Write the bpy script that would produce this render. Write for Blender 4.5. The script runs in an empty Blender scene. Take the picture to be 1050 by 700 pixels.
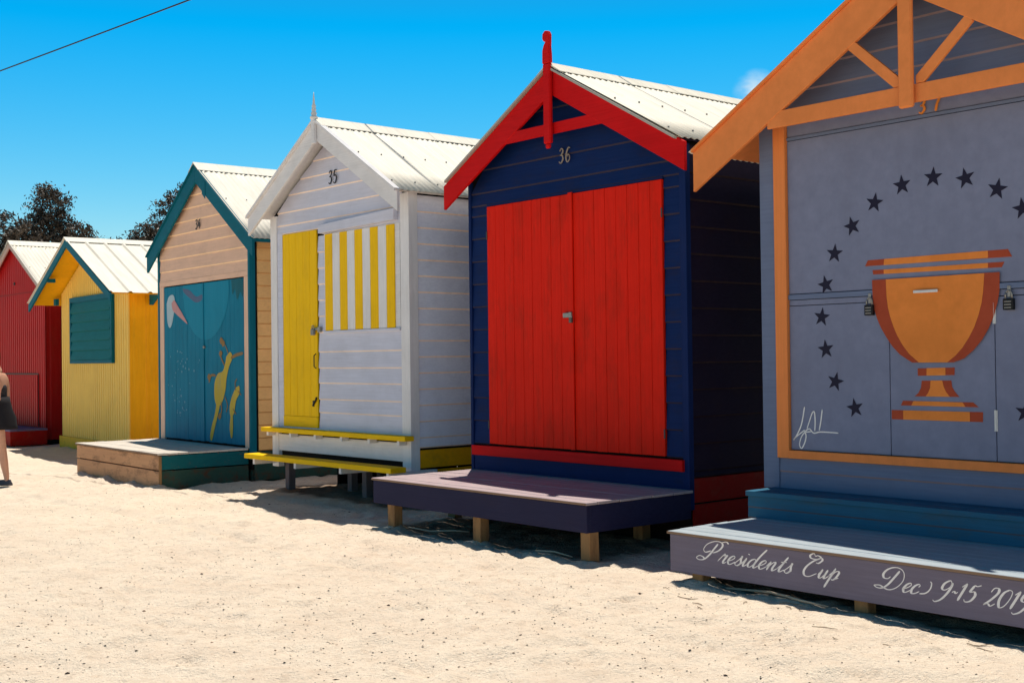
import bpy, bmesh, math, random
from mathutils import Vector, Matrix, noise
random.seed(7)
R = math.radians
sc = bpy.context.scene
COL = sc.collection

# ------------------------------------------------------------------ materials
MATS = {}
def nodes(name):
    m = bpy.data.materials.new(name); m.use_nodes = True
    nt = m.node_tree; b = nt.nodes['Principled BSDF']
    return m, nt, b
def mixc(nt, a, b, fac, blend='MIX'):
    n = nt.nodes.new('ShaderNodeMix'); n.data_type = 'RGBA'; n.blend_type = blend
    for sock, v in ((n.inputs[6], a), (n.inputs[7], b), (n.inputs[0], fac)):
        if hasattr(v, 'is_output'): nt.links.new(v, sock)
        elif isinstance(v, (int, float)): sock.default_value = v
        else: sock.default_value = (*v, 1)
    return n.outputs[2]
def tex(nt, scale, nscale=1.0, detail=6, rough=.6, dist=0.0):
    tc = nt.nodes.new('ShaderNodeTexCoord'); mp = nt.nodes.new('ShaderNodeMapping')
    mp.inputs['Scale'].default_value = scale
    nt.links.new(tc.outputs['Object'], mp.inputs[0])
    n = nt.nodes.new('ShaderNodeTexNoise'); n.inputs['Scale'].default_value = nscale
    n.inputs['Detail'].default_value = detail; n.inputs['Roughness'].default_value = rough
    n.inputs['Distortion'].default_value = dist
    nt.links.new(mp.outputs[0], n.inputs['Vector'])
    return n.outputs['Fac']
def ramp(nt, v, a, b, inv=False):
    n = nt.nodes.new('ShaderNodeMapRange'); n.inputs['From Min'].default_value = a; n.inputs['From Max'].default_value = b
    if inv: n.inputs['To Min'].default_value = 1; n.inputs['To Max'].default_value = 0
    nt.links.new(v, n.inputs['Value']); return n.outputs[0]
def mul(nt, v, k):
    n = nt.nodes.new('ShaderNodeMath'); n.operation = 'MULTIPLY'; nt.links.new(v, n.inputs[0])
    if hasattr(k, 'is_output'): nt.links.new(k, n.inputs[1])
    else: n.inputs[1].default_value = k
    return n.outputs[0]
def paint(name, c, grain='x', wear=.25, chip=0.0, chipc=(.35, .27, .2), rough=.62, bump=.25, dirt=(.12, .08, .05), spec=.10):
    """painted timber: slight tone drift, grain, dirt, chips down to the wood"""
    if name in MATS: return MATS[name]
    m, nt, b = nodes(name)
    sc_ = {'x': (1.2, 14, 40), 'z': (40, 14, 1.0), 'y': (40, 1.2, 40), 'n': (6, 6, 6)}[grain]
    g = tex(nt, sc_, 1.6, 5, .65)
    big = tex(nt, (1, 1, 1), 1.7, 4, .6, .4)
    fine = tex(nt, (1, 1, 1), 38, 4, .7)
    dk = tuple(v * .72 for v in c); lt = tuple(min(1, v * 1.12 + .012) for v in c)
    col = mixc(nt, dk, lt, ramp(nt, g, .25, .72))
    col = mixc(nt, c, col, .42)
    col = mixc(nt, col, tuple(v * .8 for v in c), mul(nt, ramp(nt, big, .45, .75), .6))
    dm = mul(nt, ramp(nt, tex(nt, (3, 3, .8) if grain != 'x' else (1.3, 3, 3.5), 2.3, 7, .7), .50, .74), wear)
    col = mixc(nt, col, dirt, dm)
    if chip > 0:
        ch = tex(nt, {'x': (3, 9, 16), 'z': (16, 9, 3), 'y': (16, 3, 16), 'n': (8, 8, 8)}[grain], 2.2, 8, .75)
        col = mixc(nt, col, chipc, ramp(nt, ch, .74 - chip, .77 - chip))
    nt.links.new(col, b.inputs['Base Color'])
    b.inputs['Roughness'].default_value = rough
    b.inputs['Specular IOR Level'].default_value = spec
    bp = nt.nodes.new('ShaderNodeBump'); bp.inputs['Strength'].default_value = bump; bp.inputs['Distance'].default_value = .004
    s = nt.nodes.new('ShaderNodeMath'); s.operation = 'ADD'; nt.links.new(g, s.inputs[0]); nt.links.new(mul(nt, fine, .35), s.inputs[1])
    nt.links.new(s.outputs[0], bp.inputs['Height']); nt.links.new(bp.outputs[0], b.inputs['Normal'])
    MATS[name] = m; return m
def metal_sheet(name, c, rough=.5, rust=.15):
    if name in MATS: return MATS[name]
    m, nt, b = nodes(name)
    st = tex(nt, (1, 9, 1), 1.6, 6, .7); bl = tex(nt, (1, 1, 1), 5, 6, .7)
    col = mixc(nt, c, tuple(v * .78 for v in c), ramp(nt, st, .4, .75))
    col = mixc(nt, col, (.3, .2, .12), mul(nt, ramp(nt, bl, .6, .8), rust))
    nt.links.new(col, b.inputs['Base Color']); b.inputs['Roughness'].default_value = rough
    b.inputs['Specular IOR Level'].default_value = .3
    MATS[name] = m; return m
def plain(name, c, rough=.5, metal=0.0):
    if name in MATS: return MATS[name]
    m, nt, b = nodes(name)
    f = tex(nt, (1, 1, 1), 30, 4, .6)
    nt.links.new(mixc(nt, tuple(v * .9 for v in c), c, ramp(nt, f, .3, .6)), b.inputs['Base Color'])
    b.inputs['Roughness'].default_value = rough; b.inputs['Metallic'].default_value = metal; b.inputs['Specular IOR Level'].default_value = .2
    MATS[name] = m; return m

WHITE = paint('white_paint', (.80, .78, .80), 'x', .12, .0)
WHITEZ = paint('white_paint_upright', (.82, .80, .82), 'z', .12, .03)
LILAC = paint('pale_lilac_paint', (.66, .67, .80), 'x', .10, .0)
YEL = paint('bright_yellow_paint', (1.0, .58, .001), 'x', .12, .02, (.6, .5, .35))
YELZ = paint('bright_yellow_paint_upright', (1.0, .575, .001), 'z', .15)
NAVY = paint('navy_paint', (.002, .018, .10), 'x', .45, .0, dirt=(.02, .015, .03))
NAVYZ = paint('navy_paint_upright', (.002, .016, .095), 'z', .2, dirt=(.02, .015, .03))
NAVYS = paint('navy_side_shade_paint', (.014, .006, .024), 'x', .3, dirt=(.03, .01, .01))  # deep shade of the side wall put into the navy
RED = paint('red_paint', (.66, .003, .004), 'x', .15, dirt=(.15, .01, .01))
REDZ = paint('red_door_paint', (.80, .013, .001), 'z', .45, .0, dirt=(.28, .02, .006), bump=.5)
REDB = paint('red_base_paint', (.34, .006, .003), 'x', .3)
BLUE = paint('grey_blue_paint', (.215, .235, .35), 'n', .12, bump=.08, dirt=(.1, .09, .12))
BLUEX = paint('grey_blue_board_paint', (.16, .20, .32), 'x', .15, dirt=(.1, .09, .12))
BLUED = paint('blue_step_paint', (.035, .15, .25), 'x', .35, .02, (.5, .42, .36))
MAUVE = paint('mauve_fascia_paint', (.19, .165, .225), 'x', .2, .0, dirt=(.16, .12, .11))
ORANGE = paint('orange_paint', (.88, .27, .075), 'n', .15, bump=.15, dirt=(.4, .12, .04))
ORANGEZ = paint('orange_paint_upright', (.88, .27, .075), 'z', .12, bump=.15, dirt=(.4, .12, .04))
TEAL = paint('teal_trim_paint', (.001, .13, .19), 'x', .2, dirt=(.02, .05, .06))
TEALZ = paint('teal_upright_paint', (.001, .14, .20), 'z', .2, dirt=(.02, .05, .06))
TEALD = paint('teal_door_paint', (.001, .19, .31), 'z', .45, .015, (.15, .3, .36), dirt=(.01, .1, .17))
PEACH = paint('peach_board_paint', (.86, .55, .40), 'x', .2, .0, dirt=(.35, .2, .14))
PEACHZ = paint('peach_upright_paint', (.82, .54, .40), 'z', .15)
APRI = paint('apricot_side_board_paint', (1.0, .56, .22), 'x', .2, dirt=(.4, .18, .08))
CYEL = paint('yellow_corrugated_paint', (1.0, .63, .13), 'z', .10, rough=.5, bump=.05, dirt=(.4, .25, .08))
CYELS = paint('deep_yellow_shade_paint', (1.0, .48, .008), 'z', .2, rough=.5, bump=.05, dirt=(.4, .18, .02))  # deeper copy of the yellow: weaker sand bounce put into the side colour
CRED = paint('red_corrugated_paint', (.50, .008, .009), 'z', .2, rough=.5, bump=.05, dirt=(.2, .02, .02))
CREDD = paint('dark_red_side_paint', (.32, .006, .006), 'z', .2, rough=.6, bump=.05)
ROOF = metal_sheet('cream_roof_sheet', (.84, .78, .66), .6, .30)
ROOFW = metal_sheet('white_roof_sheet', (.86, .80, .69), .6, .22)
CAPM = metal_sheet('galvanised_flashing', (.45, .42, .37), .5, .2)
WOODP = paint('weathered_post_wood', (.32, .18, .08), 'z', 1.0, .08, (.45, .33, .2), rough=.8, bump=.8, dirt=(.10, .05, .03))
WOODF = paint('weathered_plank_wood', (.60, .33, .18), 'x', 1.0, .07, (.70, .52, .36), rough=.8, bump=.8, dirt=(.15, .08, .05))
WOODM = paint('mossy_plank_wood', (.03, .075, .06), 'x', 1.2, .10, (.12, .09, .03), rough=.8, bump=.8, dirt=(.10, .04, .02))
TEALF = paint('chipped_teal_plank_paint', (.006, .12, .14), 'x', .35, .12, (.16, .08, .05), rough=.75, bump=.6, dirt=(.05, .05, .05))
DECKG = paint('bleached_deck_wood', (.70, .63, .55), 'x', .35, .04, (.35, .3, .27), rough=.8, bump=.7, dirt=(.3, .24, .22))
DECKB = paint('faded_mauve_deck_wood', (.46, .37, .38), 'x', .4, .05, (.24, .15, .2), rough=.8, bump=.8, dirt=(.22, .13, .17))
DECKA = paint('faded_blue_deck_wood', (.40, .46, .50), 'x', .35, .04, (.12, .16, .24), rough=.75, bump=.7, dirt=(.22, .22, .27))
EDGE = paint('bare_deck_edge_wood', (.28, .18, .12), 'x', .5, .04, (.5, .4, .3), rough=.85, bump=.6)
DARK = plain('shade_dark_timber', (.008, .005, .004), .9)  # near-black colour stands in for deep shade under the huts
STEEL = plain('zinc_plated_steel', (.32, .30, .28), .45, .6)
WHITEM = plain('white_enamel', (.75, .73, .72), .35)
BLACK = plain('black_lock_rubber', (.012, .012, .014), .45)
CREAMN = plain('pale_bronze_numeral', (.30, .24, .20), .5)
DARKN = plain('dark_numeral', (.02, .02, .025), .5)
ORN = plain('orange_numeral', (.85, .27, .04), .5)
STARM = plain('star_paint', (.014, .012, .035), .6)
CUPM = paint('cup_orange_paint', (.86, .26, .05), 'n', .1, .0, bump=.08, dirt=(.5, .14, .04))
RUSTM = paint('cup_rust_paint', (.42, .07, .03), 'n', .15, .0, bump=.08, dirt=(.3, .06, .04))
LILACS = paint('lilac_side_bounce_paint', (.84, .84, 1.0), 'x', .12, .0)  # side copy of the lilac, brightened in place of bounce light
EDG = {}
def edged(mat, c):
    k = mat.name + '_lower_edge'
    return [mat, paint(k, c, 'x', .2)]
LETM = plain('white_lettering_paint', (.92, .88, .88), .6)

# ------------------------------------------------------------------ object helpers
def link(name, me, mat, parent=None, kind=None):
    o = bpy.data.objects.new(name, me); COL.objects.link(o)
    for m in (mat if isinstance(mat, (list, tuple)) else [mat]): me.materials.append(m)
    if parent: o.parent = parent
    if kind: o['kind'] = kind
    return o
def thing(name, label, cat, loc=(0, 0, 0), rz=0, group=None):
    o = bpy.data.objects.new(name, None); COL.objects.link(o); o.location = loc; o.rotation_euler = (0, 0, rz)
    o.empty_display_size = .2
    o['label'] = label; o['category'] = cat
    if group: o['group'] = group
    return o
class MB:
    def __init__(s): s.v = []; s.f = []; s.mi = []
    def add(s, vs, fs, mi=0):
        k = len(s.v); s.v += [tuple(v) for v in vs]; s.f += [tuple(i + k for i in f) for f in fs]; s.mi += [mi] * len(fs)
    def box(s, x0, x1, y0, y1, z0, z1, mi=0, j=0):
        vs = [(x, y, z) for z in (z0, z1) for y in (y0, y1) for x in (x0, x1)]
        if j: vs = [(a + random.uniform(-j, j), b + random.uniform(-j, j), c + random.uniform(-j, j)) for a, b, c in vs]
        s.add(vs, [(0, 2, 3, 1), (4, 5, 7, 6), (0, 1, 5, 4), (2, 6, 7, 3), (0, 4, 6, 2), (1, 3, 7, 5)], mi)
    def prism(s, pts, y0, y1, mi=0):
        """polygon in x-z (counter-clockwise seen from -y) extruded from y0 (front) to y1"""
        a = sum(pts[i][0] * pts[(i + 1) % len(pts)][1] - pts[(i + 1) % len(pts)][0] * pts[i][1] for i in range(len(pts)))
        if a < 0: pts = pts[::-1]
        n = len(pts); vs = [(x, y0, z) for x, z in pts] + [(x, y1, z) for x, z in pts]
        fs = [tuple(range(n)), tuple(range(2 * n - 1, n - 1, -1))] + [(i, i + n, (i + 1) % n + n, (i + 1) % n) for i in range(n)]
        s.add(vs, fs, mi)
    def sheet(s, pts, y, mi=0):
        a = sum(pts[i][0] * pts[(i + 1) % len(pts)][1] - pts[(i + 1) % len(pts)][0] * pts[i][1] for i in range(len(pts)))
        if a < 0: pts = pts[::-1]
        s.add([(x, y, z) for x, z in pts], [tuple(range(len(pts)))], mi)
    def tube(s, path, r, n=8, mi=0):
        path = [Vector(p) for p in path]; rs = r if isinstance(r, list) else [r] * len(path)
        rings = []
        for i, p in enumerate(path):
            d = (path[min(i + 1, len(path) - 1)] - path[max(i - 1, 0)]).normalized()
            u = d.cross(Vector((0, 0, 1)) if abs(d.z) < .9 else Vector((1, 0, 0))).normalized(); w = d.cross(u)
            rings.append([p + (u * math.cos(2 * math.pi * k / n) + w * math.sin(2 * math.pi * k / n)) * rs[i] for k in range(n)])
        vs = [v for q in rings for v in q]
        fs = [(i * n + k, i * n + (k + 1) % n, (i + 1) * n + (k + 1) % n, (i + 1) * n + k) for i in range(len(path) - 1) for k in range(n)]
        fs += [tuple(range(n - 1, -1, -1)), tuple(range((len(path) - 1) * n, len(path) * n))]
        s.add(vs, fs, mi)
    def lathe(s, prof, cx, cy, n=14, mi=0):
        vs = [(cx + r * math.cos(2 * math.pi * k / n), cy + r * math.sin(2 * math.pi * k / n), z) for r, z in prof for k in range(n)]
        fs = [(i * n + k, i * n + (k + 1) % n, (i + 1) * n + (k + 1) % n, (i + 1) * n + k) for i in range(len(prof) - 1) for k in range(n)]
        s.add(vs, fs + [tuple(range(n - 1, -1, -1)), tuple(range((len(prof) - 1) * n, len(prof) * n))], mi)
    def build(s, name, mat, parent=None, bevel=0, smooth=False, kind=None):
        me = bpy.data.meshes.new(name); me.from_pydata(s.v, [], s.f); 
        for p, i in zip(me.polygons, s.mi): p.material_index = i
        o = link(name, me, mat, parent, kind)
        if smooth:
            for p in me.polygons: p.use_smooth = True
        if bevel:
            bv = o.modifiers.new('b', 'BEVEL'); bv.width = bevel; bv.segments = 1; bv.limit_method = 'ANGLE'; bv.angle_limit = R(50)
            if hasattr(bv, 'use_clamp_overlap'): bv.use_clamp_overlap = True
        return o
def box(name, mat, parent, x0, x1, y0, y1, z0, z1, bevel=.003, label=None):
    m = MB(); m.box(x0, x1, y0, y1, z0, z1); o = m.build(name, mat, parent, bevel)
    if label: o['label'] = label
    return o

# lapped boards on the local front plane (normal -y); profile(z) gives x-range
def lap(m, spans, zs, y=0.0, lipt=.020, axis='f', xs=0.0, edge=1):
    """zs: list of board edges low to high; spans(z)->list of (xa,xb); axis 'f' front wall, 's' right side wall at x=xs"""
    for z0, z1 in zip(zs[:-1], zs[1:]):
        A = spans(z0 + .001); B = spans(z1 - .001)
        for (a0, a1), (b0, b1) in zip(A, B):
            if a1 - a0 < .02: continue
            w = random.uniform(-.0015, .0015)
            t = lipt + w; zb = z0 - .012; ze_ = zb + .013; te = t + .0005
            if axis == 'f':
                vs = [(a0, y - t * .55, zb), (a1, y - t * .55, zb), (a1, y - te, ze_), (a0, y - te, ze_), (b1, y - .004, z1), (b0, y - .004, z1), (a0, y + .003, zb), (a1, y + .003, zb), (b1, y + .003, z1), (b0, y + .003, z1)]
            else:
                vs = [(xs + t * .55, a0, zb), (xs + t * .55, a1, zb), (xs + te, a1, ze_), (xs + te, a0, ze_), (xs + .004, b1, z1), (xs + .004, b0, z1), (xs - .003, a0, zb), (xs - .003, a1, zb), (xs - .003, b1, z1), (xs - .003, b0, z1)]
            k = len(m.f)
            m.add(vs, [(0, 1, 2, 3), (3, 2, 4, 5), (0, 6, 7, 1), (5, 4, 8, 9), (0, 3, 5, 9, 6), (1, 7, 8, 4, 2), (7, 6, 9, 8)])
            m.mi[k] = edge; m.mi[k + 2] = edge
def frange(a, b, p):
    n = max(1, round((b - a) / p)); return [a + (b - a) * i / n for i in range(n + 1)]
def frange_down(top, lo, p):
    z = [top]
    while z[-1] - p > lo + .02: z.append(z[-1] - p)
    z.append(lo); return z[::-1]

def roof(t, xe, xr, ze, zpk, y0, y1, mat, pitch=.076, amp=.0065, thick=.012, ridge=True, trapez=False, screws=True, capm=None, lift=.014):
    """two corrugated slopes; corrugations run down the slope, waves along y"""
    cx = (xe + xr) / 2; sl = (zpk - ze) / (cx - xe); L = math.hypot(1, sl); nx, nz = -sl / L, 1 / L
    for side in (-1, 1):
        m = MB(); n = int((y1 - y0) / pitch * (12 if trapez else 8)); rows = [0.0, .25, .5, .75, 1.0]
        vs = []
        for r_ in rows:
            for i in range(n + 1):
                y = y0 + (y1 - y0) * i / n; ph = ((y - y0) / pitch) % 1
                if trapez: h = amp * 2 * (1 if ph < .13 else 0)
                else: h = amp * math.cos(2 * math.pi * ph)
                ex = .03 if r_ == 1 else 0
                u = r_ * (cx - xe) + ex; x = (cx - u) if side < 0 else (cx + u)
                z = zpk - sl * u + lift * 1 + h * nz + amp
                x += (nx if side < 0 else -nx) * h
                vs.append((x, y, z))
        fs = []
        for a in range(len(rows) - 1):
            for i in range(n):
                k = a * (n + 1) + i; q = (k, k + 1, k + n + 2, k + n + 1)
                fs.append(q if side > 0 else q[::-1])
        fs = [f[::-1] for f in fs]
        m.add(vs, fs)
        if screws:
            for u in (.12, .5, .9):
                yy = y0 + pitch
                while yy < y1:
                    uu = u * (cx - xe); x = cx + side * uu; z = zpk - sl * uu + lift + amp * 2
                    xx, zz = x + side * sl / L * .006, z + nz * .004
                    m.lathe([(.009, zz - .01), (.009, zz + .006), (.004, zz + .01)], xx, yy, 6, 1)
                    yy += pitch * 4
        o = m.build('roof_sheet', [mat, STEEL], t, smooth=False)
        for p in o.data.polygons: p.use_smooth = not trapez
        so = o.modifiers.new('s', 'SOLIDIFY'); so.thickness = .002
    if ridge:
        m = MB(); w = .17
        for yy0, yy1 in ((y0 - .01, (y0 + y1) / 2 + .02), ((y0 + y1) / 2 - .02, y1 + .01)):
            e = .003 if yy0 > y0 else 0
            zt = zpk + lift + amp * 2.4 + e + .006
            pts = [(cx - w, zt - sl * w), (cx - .02, zt - sl * .02 + .012), (cx, zt + .016), (cx + .02, zt - sl * .02 + .012), (cx + w, zt - sl * w),
                   (cx + w - .002, zt - sl * w - .006), (cx, zt - .002), (cx - w + .002, zt - sl * w - .006)]
            m.prism(pts, yy0, yy1)
        m.build('ridge_capping', capm or mat, t)
    return sl
def soffit(t, xe, xr, ze, zpk, y0, y1, mat, th=.018, name='soffit'):
    cx = (xe + xr) / 2; m = MB()
    m.prism([(xe, ze - th), (cx, zpk - th), (xr, ze - th), (xr, ze - .003), (cx, zpk - .003), (xe, ze - .003)], y0, y1)
    return m.build(name, mat, t)
def barges(t, xe, xr, ze, zpk, vt, y0, y1, mat, cut=0.0):
    cx = (xe + xr) / 2
    for s in (-1, 1):
        xo = xe if s < 0 else xr; m = MB()
        m.prism([(xo, ze), (xo + (-s) * cut, ze - vt), (cx + s * .0015, zpk - vt), (cx + s * .0015, zpk)], y0, y1)
        m.build('bargeboard', mat, t, .004)
def verge(t, xe, xr, ze, zpk, y0, y1, mat, h=.02, lift=.0):
    cx = (xe + xr) / 2
    for s in (-1, 1):
        xo = xe if s < 0 else xr; m = MB()
        m.prism([(xo, ze + lift), (xo, ze + lift + h), (cx + s * .0015, zpk + lift + h), (cx + s * .0015, zpk + lift)], y0, y1)
        m.build('verge_flashing', mat, t)
def wallbox(t, W, D, z0, ztop, zpk, mat, front=True, name='wall_core', y0=.006):
    """plain shell behind the claddings"""
    m = MB(); cx = W / 2
    m.prism([(.004, z0), (W - .004, z0), (W - .004, ztop), (cx, zpk), (.004, ztop)], y0, D)
    return m.build(name, mat, t)
def corrug(name, mat, t, x0, x1, z0, zfun, y, pitch=.076, amp=.008, side=None, zf_lo=None):
    n = int(abs(x1 - x0) / pitch * 10); vs = []; fs = []
    for i in range(n + 1):
        x = x0 + (x1 - x0) * i / n; ph = (i % 10) / 10; h = (amp if amp > .01 else abs(amp)) * (-1.4 if ph < .25 else 1)
        for z in (z0, zfun(x)):
            vs.append((x, y - h, z) if side is None else (side + h, x, z))
    fs = [(2 * i, 2 * i + 2, 2 * i + 3, 2 * i + 1) for i in range(n)]
    m = MB(); m.add(vs, fs); o = m.build(name, mat, t)
    so = o.modifiers.new('s', 'SOLIDIFY'); so.thickness = .003
    return o
def planks(m, x0, x1, z0, z1, w, y0, y1, jag=.0, gap=.0025):
    n = max(1, round((x1 - x0) / w)); ww = (x1 - x0) / n
    for i in range(n):
        d = random.uniform(-.0012, .0012)
        m.box(x0 + i * ww + gap / 2, x0 + (i + 1) * ww - gap / 2, y0 + d, y1, z0 + random.uniform(0, jag), z1)
def decktop(t, mat, x0, x1, y0, y1, zt, w=.115, th=.035, name='deck_board'):
    n = max(1, round((y1 - y0) / w)); ww = (y1 - y0) / n
    m = MB()
    for i in range(n):
        m.box(x0 + random.uniform(-.006, .006), x1 + random.uniform(-.006, .006), y0 + i * ww + .003, y0 + (i + 1) * ww - .003, zt - th, zt + random.uniform(-.003, .002))
    return m.build(name, mat, t, .003)
def padlock(t, x, z, y, s=1.0, body=BLACK):
    m = MB(); m.box(x - .028 * s, x + .028 * s, y - .03 * s, y - .004, z - .06 * s, z)
    for k in range(3): m.box(x - .02 * s, x + .02 * s, y - .034 * s, y - .029 * s, z - .052 * s + k * .016 * s, z - .044 * s + k * .016 * s, 1)
    o = m.build('padlock', [body, STEEL], t, .004)
    a = MB(); pts = [(x + .018 * s * math.cos(R(d)), y - .017 * s, z + .02 * s + .022 * s * math.sin(R(d))) for d in range(0, 181, 20)]
    a.tube([(x + .018 * s, y - .017 * s, z - .01)] + pts + [(x - .018 * s, y - .017 * s, z - .01)], .005 * s, 6)
    q = a.build('shackle', STEEL, o, smooth=True)
    return o
def star(m, cx, cz, r, y, rot=0, inner=.42):
    p = []
    for k in range(10):
        a = R(90 + rot + 36 * k); q = r if k % 2 == 0 else r * inner
        p.append((cx + q * math.cos(a), cz + q * math.sin(a)))
    m.sheet(p, y)

# ------------------------------------------------------------------ pen-written glyphs
def crom(P, n=9):
    P = [Vector(p) for p in P]
    if len(P) == 2: return [P[0].lerp(P[1], i / n) for i in range(n + 1)]
    Q = [P[0] * 2 - P[1]] + P + [P[-1] * 2 - P[-2]]; out = []
    for i in range(1, len(Q) - 2):
        for k in range(n):
            u = k / n; a, b, c, d = Q[i - 1], Q[i], Q[i + 1], Q[i + 2]
            out.append(.5 * ((2 * b) + (c - a) * u + (2 * a - 5 * b + 4 * c - d) * u * u + (3 * b - a - 3 * c + d) * u ** 3))
    out.append(P[-1]); return out
def stroke(m, pts, thin, thick, y, mi=0):
    pts = crom(pts); n = len(pts); vs = []
    for i, p in enumerate(pts):
        d = (pts[min(i + 1, n - 1)] - pts[max(i - 1, 0)])
        if d.length < 1e-9: d = Vector((1, 0))
        d.normalize(); down = max(0, -d.y)
        w = thin + (thick - thin) * down ** 1.6
        e = min(1, min(i, n - 1 - i) / 3 + .45); w *= e * .5
        nn = Vector((-d.y, d.x)); a = p + nn * w; b = p - nn * w
        vs += [(a.x, y, a.y), (b.x, y, b.y)]
    m.add(vs, [(2 * i, 2 * i + 1, 2 * i + 3, 2 * i + 2) for i in range(n - 1)], mi)
G = {
 'r': (.82, [[(0, .15), (.22, .8), (.34, 1.1), (.40, .9), (.62, .98), (.56, .6), (.50, .2), (.6, 0), (.8, .2)]]),
 'e': (.72, [[(0, .3), (.35, .5), (.56, .8), (.44, 1.02), (.2, .82), (.1, .35), (.28, 0), (.5, .06), (.75, .35)]]),
 's': (.66, [[(0, .15), (.3, .7), (.42, 1.15), (.45, .75), (.56, .3), (.36, -.02), (.12, .08), (.14, .22)], [(.4, 0), (.68, .28)]]),
 'i': (.5, [[(0, .3), (.22, .95)], [(.24, 1), (.17, .3), (.27, 0), (.52, .3)], [(.27, 1.5), (.29, 1.4)]]),
 'd': (.98, [[(.62, .8), (.48, 1.0), (.2, .8), (.08, .35), (.22, .02), (.45, .15), (.66, .7)], [(1.12, 2.25), (.85, 1.5), (.66, .7), (.62, .2), (.74, 0), (1.0, .3)]]),
 'n': (.98, [[(0, .35), (.2, .95)], [(.24, 1), (.17, 0)], [(.18, .2), (.38, .8), (.58, 1.0), (.66, .8), (.6, .3), (.7, 0), (1.0, .32)]]),
 't': (.62, [[(0, .3), (.3, 1.0)], [(.5, 1.75), (.3, .9), (.22, .25), (.34, 0), (.64, .3)], [(.08, 1.1), (.58, 1.16)]]),
 'c': (.7, [[(.50, .72), (.56, .9), (.40, 1.02), (.16, .78), (.07, .35), (.22, 0), (.48, .04), (.74, .3)]]),
 'u': (1.0, [[(0, .35), (.2, .95)], [(.22, 1), (.15, .3), (.26, 0), (.46, .12), (.66, .7)], [(.7, 1), (.63, .3), (.74, 0), (1.02, .35)]]),
 'p': (1.0, [[(0, .4), (.3, 1.15)], [(.3, 1.3), (.18, 0), (.1, -.95)], [(.2, .2), (.4, .85), (.62, 1.02), (.78, .8), (.7, .25), (.5, -.02), (.34, .1)], [(.5, -.02), (.95, .3)]]),
 'P': (1.65, [[(.95, 2.15), (.8, 1.5), (.62, .7), (.30, .12), (-.15, .02), (-.45, .22), (-.25, .5), (.1, .42), (.35, .2)], [(.60, 1.25), (.15, 1.0), (-.15, 1.35), (.0, 2.0), (.6, 2.42), (1.2, 2.35), (1.45, 1.95), (1.3, 1.4), (.95, 1.08), (.72, 1.1)], [(1.2, 2.35), (1.6, 2.5), (1.9, 2.3)]]),
 'C': (1.55, [[(.50, 2.3), (.25, 2.6), (.0, 2.35), (.2, 2.05), (.7, 2.0), (1.1, 2.2), (1.3, 1.95), (1.1, 1.6), (.85, 1.6)], [(.50, 2.3), (.7, 2.42), (1.05, 2.2), (.55, 1.75), (.2, 1.15), (.12, .55), (.38, .06), (.85, .0), (1.4, .45)]]),
 'D': (1.95, [[(1.0, 2.1), (.85, 1.4), (.65, .6), (.35, .12), (-.1, .05), (-.5, .25)], [(-.5, .27), (.0, .34), (.5, .1), (1.0, .02), (1.45, .35), (1.68, 1.1), (1.45, 1.9), (.95, 2.35), (.4, 2.4), (-.05, 2.1), (-.2, 1.6), (.0, 1.2), (.35, 1.15), (.5, 1.4)]]),
 '9': (1.0, [[(.8, 1.6), (.55, 1.95), (.15, 1.6), (.1, 1.05), (.4, .9), (.72, 1.25), (.85, 1.75)], [(.85, 1.75), (.78, .8), (.45, -.1), (.0, -.45), (-.25, -.3)]]),
 '-': (.65, [[(.1, .75), (.25, .9), (.45, .72), (.6, .88)]]),
 '1': (.7, [[(.1, 1.45), (.4, 1.9)], [(.42, 1.9), (.32, .9), (.22, 0)]]),
 '5': (1.0, [[(.4, 1.8), (.25, 1.1), (.6, 1.15), (.8, .75), (.6, .15), (.2, 0), (0, .25)], [(.4, 1.82), (.65, 1.75), (.95, 1.9)]]),
 '2': (1.05, [[(.15, 1.4), (.3, 1.85), (.65, 1.85), (.75, 1.4), (.4, .6), (.0, .02)], [(0, .03), (.3, .2), (.6, 0), (.9, .3)]]),
 '0': (1.0, [[(.5, 1.9), (.15, 1.5), (.05, .7), (.3, 0), (.65, .2), (.85, 1.0), (.8, 1.7), (.5, 1.9)]]),
 ' ': (.8, []),
 '3': (.8, [[(.08, 1.6), (.35, 1.95), (.66, 1.65), (.5, 1.2), (.28, 1.08), (.6, .95), (.72, .5), (.4, .02), (.05, .25)]]),
 '4': (.85, [[(.55, 1.95), (.05, .7), (.8, .7)], [(.58, 1.3), (.55, 0)]]),
 '6': (.85, [[(.68, 1.8), (.4, 1.9), (.12, 1.2), (.1, .5), (.38, .02), (.7, .4), (.6, .9), (.35, 1.0), (.12, .7)]]),
 '7': (.8, [[(.05, 1.9), (.7, 1.9)], [(.7, 1.9), (.4, 1.0), (.28, 0)]]),
 '5b': (.8, [[(.66, 1.92), (.2, 1.92)], [(.2, 1.92), (.14, 1.12), (.45, 1.2), (.7, .8), (.55, .15), (.25, 0), (.04, .25)]]),
}
def write(m, text, x, z, s, y, shear=.0, thin=.1, thick=.3, sx=1.0, spc=0.0, keys=None):
    for ch in (keys or text):
        adv, sts = G[ch]
        for st in sts:
            stroke(m, [(x + (px * sx + shear * pz) * s, z + pz * s) for px, pz in st], thin * s, thick * s, y)
        x += (adv + spc) * s * sx
    return x
def numeral(t, keys, x, z, s, y, mat):
    m = MB(); write(m, '', x, z, s, y, .10, .13, .24, 1.15, .35, keys)
    o = m.build('house_number', mat, t); so = o.modifiers.new('s', 'SOLIDIFY'); so.thickness = .006; so.offset = 0
    return o

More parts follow.
